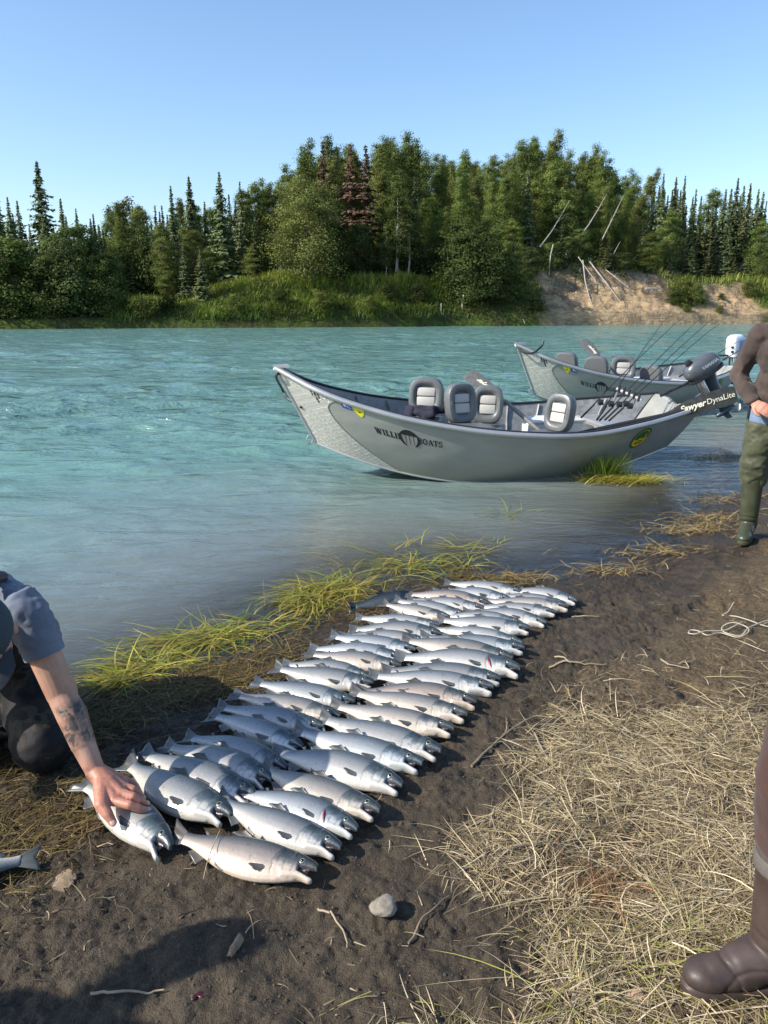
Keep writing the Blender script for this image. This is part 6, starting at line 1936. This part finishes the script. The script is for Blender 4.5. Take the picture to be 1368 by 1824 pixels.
def ground_stick(label, pix, r, mat=M_stick, lift=.006, name='stick', cat='stick', forks=0):
    P = []
    for i, (px, py) in enumerate(pix):
        p = G(px, py, .10); p.z = gz(p.x, p.y) + lift + (.006 if i % 2 else 0); P.append(p)
    out = []
    rg = random.Random(label)
    for i in range(len(P) - 1):
        for k in range(4):
            q = P[i].lerp(P[i + 1], k / 4); q = q + Vector((rg.gauss(0, .0025), rg.gauss(0, .0025), 0)); q.z = max(q.z, gz(q.x, q.y) + r * .7); out.append(q)
    out.append(P[-1])
    o0 = out[0].copy()
    m = MB().tube([q - o0 for q in out], [r * (1 - .55 * i / len(out)) for i in range(len(out))], 7)
    o = m.build(name, mat, None); o.location = o0
    return tag(o, label, cat)
for lab, pix, r, mat in [
    ('crooked brown stick on the mud right of the fish heads', [(840, 1354), (880, 1316), (900, 1300), (945, 1276)], .0055, M_stick),
    ('short fork of dry twig above the straw', [(898, 1304), (905, 1282), (902, 1268)], .004, M_stick),
    ('long thin grey stick slanting through the straw', [(952, 1300), (968, 1338), (1003, 1390), (1008, 1400)], .0042, M_pstick),
    ('thick grey stick at the edge of the straw', [(868, 1530), (920, 1512), (990, 1498)], .006, M_stick),
    ('pale woody stick standing out in the straw', [(1110, 1340), (1128, 1362), (1140, 1382)], .0085, M_pstick),
    ('straight pale twig low in the straw by the boot', [(1215, 1590), (1262, 1618), (1312, 1648)], .0035, M_pstick),
    ('thin twig lying right of the farthest fish', [(1020, 1084), (1043, 1085), (1068, 1084)], .0045, M_pstick),
    ('pale bent twig on the mud below the rope', [(980, 1178), (1005, 1175), (1042, 1177), (1080, 1176)], .0055, M_pstick),
    ('short twig crossing the pale bent twig', [(988, 1160), (1003, 1168), (1016, 1178)], .0045, M_pstick),
    ('long pale straw stalk at the bottom of the shadow', [(158, 1766), (205, 1760), (260, 1758), (292, 1755)], .004, M_pstick),
    ('thin stick between the stone and the straw', [(732, 1676), (752, 1634), (800, 1592)], .0035, M_stick),
    ('curved pale stalk left of the stone', [(565, 1612), (590, 1620), (612, 1650), (618, 1684)], .0035, M_pstick),
    ('dark stick half sunk in the mud above the straw', [(1000, 1330), (1050, 1290), (1075, 1262)], .006, M_stick),
    ('looped dry vine on the mud below the cord', [(1178, 1166), (1192, 1180), (1228, 1184), (1222, 1172), (1206, 1178), (1240, 1170)], .004, M_pstick),
]: ground_stick(lab, pix, r, mat)

# grass stem across the front fish
a, b, c_, d_ = G(362, 1568, .07), G(368, 1540, .10), G(376, 1515, .145), G(392, 1478, .16)
o = MB().tube([a - a, b - a, c_ - a, d_ - a], [.0018, .0016, .0015, .0012], 5).build('dry_straw', M_pstick); o.location = a
tag(o, 'thin dry grass stem lying across the pinkish front fish', 'straw')

# chip of wood and other scraps
def scrap(name, label, cat, px, py, size, rot, mat, seed):
    c = G(px, py, .10); c.z = gz(c.x, c.y) + .004
    rg = np.random.default_rng(seed)
    nx, ny = 9, 5
    X, Y = np.meshgrid(np.linspace(-1, 1, nx), np.linspace(-1, 1, ny))
    wob = 1 - .25 * np.abs(X) ** 3 + .12 * rg.normal(size=X.shape) * (np.abs(Y) > .9)
    Zt = size[2] * (.6 + .5 * (1 - Y ** 2) + .25 * X * Y) + .002 * rg.normal(size=X.shape)
    top = np.stack([X * size[0] * (1 - .2 * Y ** 2 * rg.random()), Y * size[1] * wob, Zt], -1).reshape(-1, 3)
    bot = top.copy(); bot[:, 2] -= size[2] * .6
    m = MB(); q = [(j * nx + i, j * nx + i + 1, (j + 1) * nx + i + 1, (j + 1) * nx + i) for j in range(ny - 1) for i in range(nx - 1)]
    N = nx * ny
    rim = [i for i in range(nx)] + [j * nx + nx - 1 for j in range(1, ny)] + [(ny - 1) * nx + i for i in range(nx - 2, -1, -1)] + [j * nx for j in range(ny - 2, 0, -1)]
    f = q + [tuple(N + i for i in reversed(t)) for t in q] + [(rim[i], rim[i] + N, rim[(i + 1) % len(rim)] + N, rim[(i + 1) % len(rim)]) for i in range(len(rim))]
    m.add(list(top) + list(bot), f)
    o = m.build(name, mat, None); o.location = c; o.rotation_euler = (R(6), R(-8), rot)
    return tag(o, label, cat)
scrap('wood_chip', 'tan chip of wood standing on the mud right of the big shadow', 'wood chip', 419, 1690, (.030, .010, .016), R(68), M_bark2, 1)
scrap('dead_leaf', 'reddish dead leaf in the straw left of the brown boot', 'leaf', 1132, 1775, (.028, .020, .010), R(40), M_leafd, 2)
scrap('bark_piece', 'pale ragged piece of bark right of the lone fish tail', 'bark', 112, 1552, (.035, .030, .012), R(70), M_bark2, 3)
scrap('bark_piece', 'flat tan piece of bark at the upper edge of the straw', 'bark', 1022, 1266, (.026, .012, .006), R(10), M_bark2, 4)
scrap('dead_leaf', 'folded straw coloured leaf at the upper left of the straw', 'leaf', 952, 1458, (.024, .009, .006), R(-35), M_pstick, 5)
scrap('bark_piece', 'shredded bark strip beside the woody stick', 'bark', 1003, 1350, (.034, .014, .006), R(12), M_bark2, 6)

# white cord on the mud
pix = [(1366, 1102), (1330, 1092), (1308, 1082), (1290, 1070), (1302, 1065), (1310, 1056)]
def gp(px, py, l): p = G(px, py, .12); p.z = gz(p.x, p.y) + l; return p
rope('cord', [gp(1309, 1056, .012), gp(1300, 1066, .01), gp(1290, 1070, .012), gp(1312, 1084, .01), gp(1338, 1094, .02), gp(1366, 1101, .01), gp(1400, 1108, .01)], .0030, M_rope, 'single run of pale cord above the coiled cord', 'cord')
rope('cord', [gp(1400, 1088, .01), gp(1362, 1096, .02), gp(1340, 1104, .014), gp(1332, 1112, .02), gp(1320, 1118, .012), gp(1292, 1114, .02), gp(1288, 1106, .014), gp(1305, 1104, .028), gp(1330, 1108, .03), gp(1334, 1116, .014), gp(1315, 1122, .02),
              gp(1285, 1114, .016), gp(1262, 1120, .012), gp(1245, 1112, .012), gp(1232, 1109, .01), gp(1228, 1114, .012), gp(1240, 1118, .012), gp(1258, 1114, .02), gp(1290, 1112, .024), gp(1312, 1106, .02), gp(1324, 1097, .016)], .0030, M_rope, 'pale cord heaped in loops on the mud behind the straw', 'cord')

M_blood = simple('dark_blood', (.055, .006, .010), .35, 0, .4, 120)
# drop of blood in the mud
c = gp(355, 1757, .0)
m = MB()
rg = random.Random(3)
for i in range(7): m.ell((rg.gauss(0, .010), rg.gauss(0, .007), .002), (.005 + .004 * rg.random(), .004 + .003 * rg.random(), .0022), None, 10, 6)
me = remeshed(m, .002, 2, 'blood_spot'); me.materials.append(M_red); me.materials[0] = M_blood; o = link('blood_spot', me, None, c)
tag(o, 'small dark red blood spot on the mud beside the big shadow', 'blood')

# ------------------------------------------------------------------ straw, twigs, sedge
rng = np.random.default_rng(77)
def on_ground_pts(x, y, lift): return np.stack([x, y, ground_h(x, y) + lift], -1)

# dead straw to the right: past counting
n = 150000
x = rng.uniform(-.1, 3.2, n); y = rng.uniform(1.15, 4.6, n)
x[: n // 2] = rng.uniform(-.1, 1.5, n // 2); y[: n // 2] = rng.uniform(1.15, 2.9, n // 2)
m_ = straw_mask(x, y) * np.interp(y, [1, 2.7, 3.2, 4.6], [1, .8, .14, .04])
keep = (x < y * .56 + .35) & (rng.random(n) < m_ * (.55 + .5 * fbm(x * 4, y * 4, o=2, s=7)).clip(.12, 1))
x, y = x[keep], y[keep]; n = len(x)
sw = fbm(x * 1.6, y * 1.6, o=2, s=15) * 2.2 + .35
ang = sw + rng.normal(size=n) * 1.0 + np.pi * (rng.random(n) < .5)
ln = rng.gamma(2.4, .038, n).clip(.02, .32)
col = pick([(.48, .385, .235), (.40, .315, .185), (.60, .50, .33), (.28, .215, .125), (.18, .135, .085), (.44, .36, .19), (.10, .073, .045)], n, rng, .15)
gre = (rng.random(n) < .10) & (y < 1.75); col[gre] = pick([(.30, .30, .07), (.36, .34, .09)], int(gre.sum()), rng)
rust = np.exp(-(((x - .62) / .16) ** 2 + ((y - 1.85) / .13) ** 2)) > .5 + .4 * rng.random(n); col[rust] *= np.array([.62, .42, .32])
me = ribbons('straw', on_ground_pts(x, y, .003 + .022 * rng.random(n) ** 2 * straw_mask(x, y)), ang, ln, .0013 + .0021 * rng.random(n) ** 2, .03 + .22 * rng.random(n) ** 2, .16 + .45 * rng.random(n), rng.normal(size=n) * .5, col, M_straw, 4, twist=.5)
tag(link('straw', me), 'matted dry straw covering the bank on the right', 'straw', None, 'stuff')

# scattered bits over the mud
n = 22000
x = rng.uniform(-1.9, 3.2, n); y = 1.15 + 5.2 * rng.random(n) ** 1.5
keep = (shore_dist(x, y) > .04) & (np.abs(x) < y * .6 + .25) & (rng.random(n) < (.18 + .5 * fbm(x * 2.2, y * 2.2, o=3, s=17).clip(-.3, 1)).clip(.03, 1))
x, y = x[keep], y[keep]; n = len(x)
col = pick([(.26, .20, .12), (.13, .10, .062), (.045, .034, .023), (.36, .29, .18), (.07, .054, .036), (.035, .027, .018)], n, rng)
me = ribbons('mud_litter', on_ground_pts(x, y, .002), rng.uniform(0, 6.28, n), rng.gamma(1.9, .020, n).clip(.006, .17), .0016 + .0022 * rng.random(n), .10 + .25 * rng.random(n), .2 + .5 * rng.random(n), rng.normal(size=n) * .7, col, M_straw, 3, twist=.4)
tag(link('mud_litter', me), 'bits of straw and twig trodden into the mud', 'litter', None, 'stuff')

# crumbs and clods of mud
n = 14000
x = rng.uniform(-1.7, 2.6, n); y = 1.2 + 3.6 * rng.random(n) ** 1.4
keep = (shore_dist(x, y) > .1) & (np.abs(x) < y * .6 + .2); x, y = x[keep], y[keep]; n = len(x)
g0 = on_ground_pts(x, y, .0)
base = np.array([(1, 0, 0), (.3, .95, 0), (-.8, .6, 0), (-.8, -.6, 0), (.3, -.95, 0), (.1, 0, .9), (-.35, .2, .7)])
sz = (rng.gamma(1.6, .0020, n)).clip(.001, .0052)
V = g0[:, None, :] + base[None] * sz[:, None, None] * rng.uniform(.7, 1.3, (n, 7, 1))
F = np.array([(0, 1, 5), (1, 2, 6), (1, 6, 5), (2, 3, 6), (3, 4, 5), (3, 5, 6), (4, 0, 5)])
me = fast_mesh('mud_clods', V.reshape(-1, 3), (np.arange(n) * 7)[:, None, None].repeat(7, 1) + F[None] if False else ((np.arange(n) * 7)[:, None, None] + F[None]).reshape(-1, 3), True, [simple('clod', (.068, .053, .037), .9, 0, .4, 40, .5, .003)])
tag(link('mud_clods', me), 'small clods of dark mud', 'mud', None, 'stuff')

# brown dead sedge along the water's edge and at the kneeling man's knees
n = 10000
i = rng.integers(4, 11, n); t = rng.random(n)
bx = SH[i, 0] * (1 - t) + SH[i + 1, 0] * t; by = SH[i, 1] * (1 - t) + SH[i + 1, 1] * t
off = rng.normal(size=n) * .12
x = bx + off * .8 + rng.normal(size=n) * .04; y = by - off * .6
x2 = rng.uniform(-1.75, -.72, n // 2); y2 = rng.uniform(1.75, 2.72, n // 2)
k2 = (y2 < 2.75 + .2 * (x2 + 1.2)) & (rng.random(n // 2) < sstep(1.8, 2.25, y2 + .35 * (x2 + 1.1) * -1 + .2 * fbm(x2 * 4, y2 * 4, o=2, s=3))) & ~((x2 > -.95) & (y2 < 2.2))
x = np.concatenate([x, x2[k2]]); y = np.concatenate([y, y2[k2]]); n = len(x)
keep = (rng.random(n) < (.5 + .6 * fbm(x * 3.5, y * 3.5, o=2, s=23)).clip(.06, 1)); x, y = x[keep], y[keep]; n = len(x)
z = np.maximum(ground_smooth(x, y), -.012) + .006 + .012 * rng.random(n)
col = pick([(.10, .066, .028), (.16, .11, .048), (.060, .040, .021), (.22, .165, .065), (.12, .105, .03)], n, rng)
me = ribbons('dead_sedge', np.stack([x, y, z], -1), R(35) + rng.normal(size=n) * .8 + np.pi * (rng.random(n) < .5), rng.gamma(3, .03, n).clip(.03, .22), .0024 + .002 * rng.random(n), .08 + .3 * rng.random(n) ** 2, .2 + .5 * rng.random(n), rng.normal(size=n) * .6, col, M_straw, 4, twist=.4)
tag(link('dead_sedge', me), 'brown dead sedge matted along the edge of the water', 'sedge', None, 'stuff')

# green sedge standing in the shallows: past counting
line = np.array([G(*p) for p in [(205, 1222), (240, 1196), (310, 1163), (380, 1128), (470, 1100), (560, 1068), (640, 1035), (720, 1000), (780, 995), (830, 1000)]])[:, :2]
seg = np.linalg.norm(np.diff(line, axis=0), axis=1); cs = np.concatenate([[0], np.cumsum(seg)])
n = 14000
u = rng.random(n) * cs[-1]
bx = np.interp(u, cs, line[:, 0]); by = np.interp(u, cs, line[:, 1])
wd = np.interp(u / cs[-1], [0, .15, .5, .8, 1], [.03, .10, .14, .20, .10])
off = rng.normal(size=n) * wd
x = bx - off * .55; y = by + off * .8
for px, py, nn, ww in ((842, 968, 700, .16), (892, 914, 700, .20), (820, 985, 500, .14)):
    g_ = G(px, py); x = np.concatenate([x, g_.x + rng.normal(size=nn) * ww]); y = np.concatenate([y, g_.y + rng.normal(size=nn) * ww * .5])
tuft = fbm(x * 5, y * 5, o=2, s=43)
keep = rng.random(len(x)) < (.42 + 1.1 * tuft).clip(.03, 1); x, y, tuft = x[keep], y[keep], tuft[keep]; n = len(x)
z = np.maximum(ground_smooth(x, y), -.03)
ang = R(205) + .8 * fbm(x * 2.2, y * 2.2, o=2, s=53) + rng.normal(size=n) * .55
back = rng.random(n) < .28; ang[back] += np.pi * rng.uniform(.6, 1.2, int(back.sum()))
ln = (.10 + .20 * rng.random(n)) * (1 + .5 * tuft)
col = pick([(.24, .27, .035), (.32, .32, .05), (.40, .36, .06), (.17, .22, .03), (.44, .34, .08), (.28, .19, .05)], n, rng, .16)
me = ribbons('sedge', np.stack([x, y, z - .01], -1), ang, ln.clip(.05, .36), .0038 + .0044 * rng.random(n), .05 + .62 * rng.random(n) ** 2.5, .45 + .8 * rng.random(n), rng.normal(size=n) * .7, col, M_blade, 5, twist=.3)
tag(link('sedge', me), 'yellow green sedge growing in a strip along the shallows', 'sedge', None, 'stuff')
# blades drowned on the river side
n = 3500
u = rng.random(n) * cs[-1]; bx = np.interp(u, cs, line[:, 0]); by = np.interp(u, cs, line[:, 1]); off = .12 + .22 * rng.random(n)
x = bx - off * .6; y = by + off * .8
col = pick([(.30, .28, .07), (.26, .22, .06), (.34, .30, .10)], n, rng)
me = ribbons('drowned_sedge', np.stack([x, y, ground_smooth(x, y).clip(-.2, 0) * .5 - .008], -1), R(205) + rng.normal(size=n) * .35, .12 + .18 * rng.random(n), .004 + .003 * rng.random(n), -.02 + .03 * rng.random(n), .0 * x, rng.normal(size=n) * .4, col, M_blade, 4)
tag(link('drowned_sedge', me), 'yellow sedge lying under the water on the river side of the strip', 'sedge', None, 'stuff')

# clump of grass at the side of the nearer boat
n = 1500
c = G(1105, 858)
x = c.x + rng.normal(size=n) * .20; y = c.y + .02 + rng.normal(size=n) * .07
up = rng.random(n) < .25
x[up] = c.x - .12 + rng.normal(size=int(up.sum())) * .08; y[up] = c.y + .12 + rng.normal(size=int(up.sum())) * .05
col = pick([(.40, .38, .06), (.48, .42, .08), (.30, .32, .05), (.52, .40, .12)], n, rng); col[up] = pick([(.20, .28, .04), (.26, .32, .05)], int(up.sum()), rng)
ang = R(-15) + rng.normal(size=n) * .7; ang[rng.random(n) < .35] += np.pi
me = ribbons('grass_clump', np.stack([x, y, np.full(n, -.02)], -1), ang, np.where(up, .30, .22) * (.6 + .6 * rng.random(n)), .006 + .004 * rng.random(n), np.where(up, 2.4, .55) + .4 * rng.random(n), np.where(up, 1.8, .9), rng.normal(size=n) * .4, col, M_blade, 5)
tag(link('grass_clump', me), 'yellow green clump of flooded grass against the side of the nearer boat', 'grass')
# single stalk in the water and one by the clump
for lab, px, py, h, dx in (('single pale stalk standing in the water beside the sedge', 472, 1078, .16, -.004), ('pale stick poking out of the flooded grass clump', 1075, 846, .12, .14)):
    p = G(px, py); o = MB().tube([(0, 0, -.05), (dx * .5, 0, h * .5), (dx, 0, h)], [.0025, .002, .0012], 5).build('stalk', M_pstick); o.location = p; tag(o, lab, 'stalk')
# dry brown grass on the little mud bank and at the water's edge by the standing person
xs_ = []; ys_ = []
for px, py, nn, ww in ((1275, 816, 500, .28), (1240, 945, 420, .22), (1262, 925, 300, .2), (1175, 985, 260, .25), (1090, 1018, 200, .15), (925, 1030, 260, .13), (1300, 890, 300, .25)):
    g_ = G(px, py); xs_.append(g_.x + rng.normal(size=nn) * ww); ys_.append(g_.y + rng.normal(size=nn) * ww * .45)
x = np.concatenate(xs_); y = np.concatenate(ys_); n = len(x)
col = pick([(.30, .22, .08), (.22, .14, .06), (.38, .30, .13), (.14, .09, .045)], n, rng)
me = ribbons('shore_grass', np.stack([x, y, np.maximum(ground_smooth(x, y), -.01) + .004 + .01 * rng.random(n)], -1), R(20) + rng.normal(size=n) * .9 + np.pi * (rng.random(n) < .5), rng.gamma(3, .04, n).clip(.04, .3), .003 + .002 * rng.random(n), .1 + .4 * rng.random(n) ** 2, .3 + .5 * rng.random(n), rng.normal(size=n) * .6, col, M_straw, 4, twist=.4)
tag(link('shore_grass', me), 'brown dry grass in patches on the muddy shore at the right', 'grass', None, 'stuff')
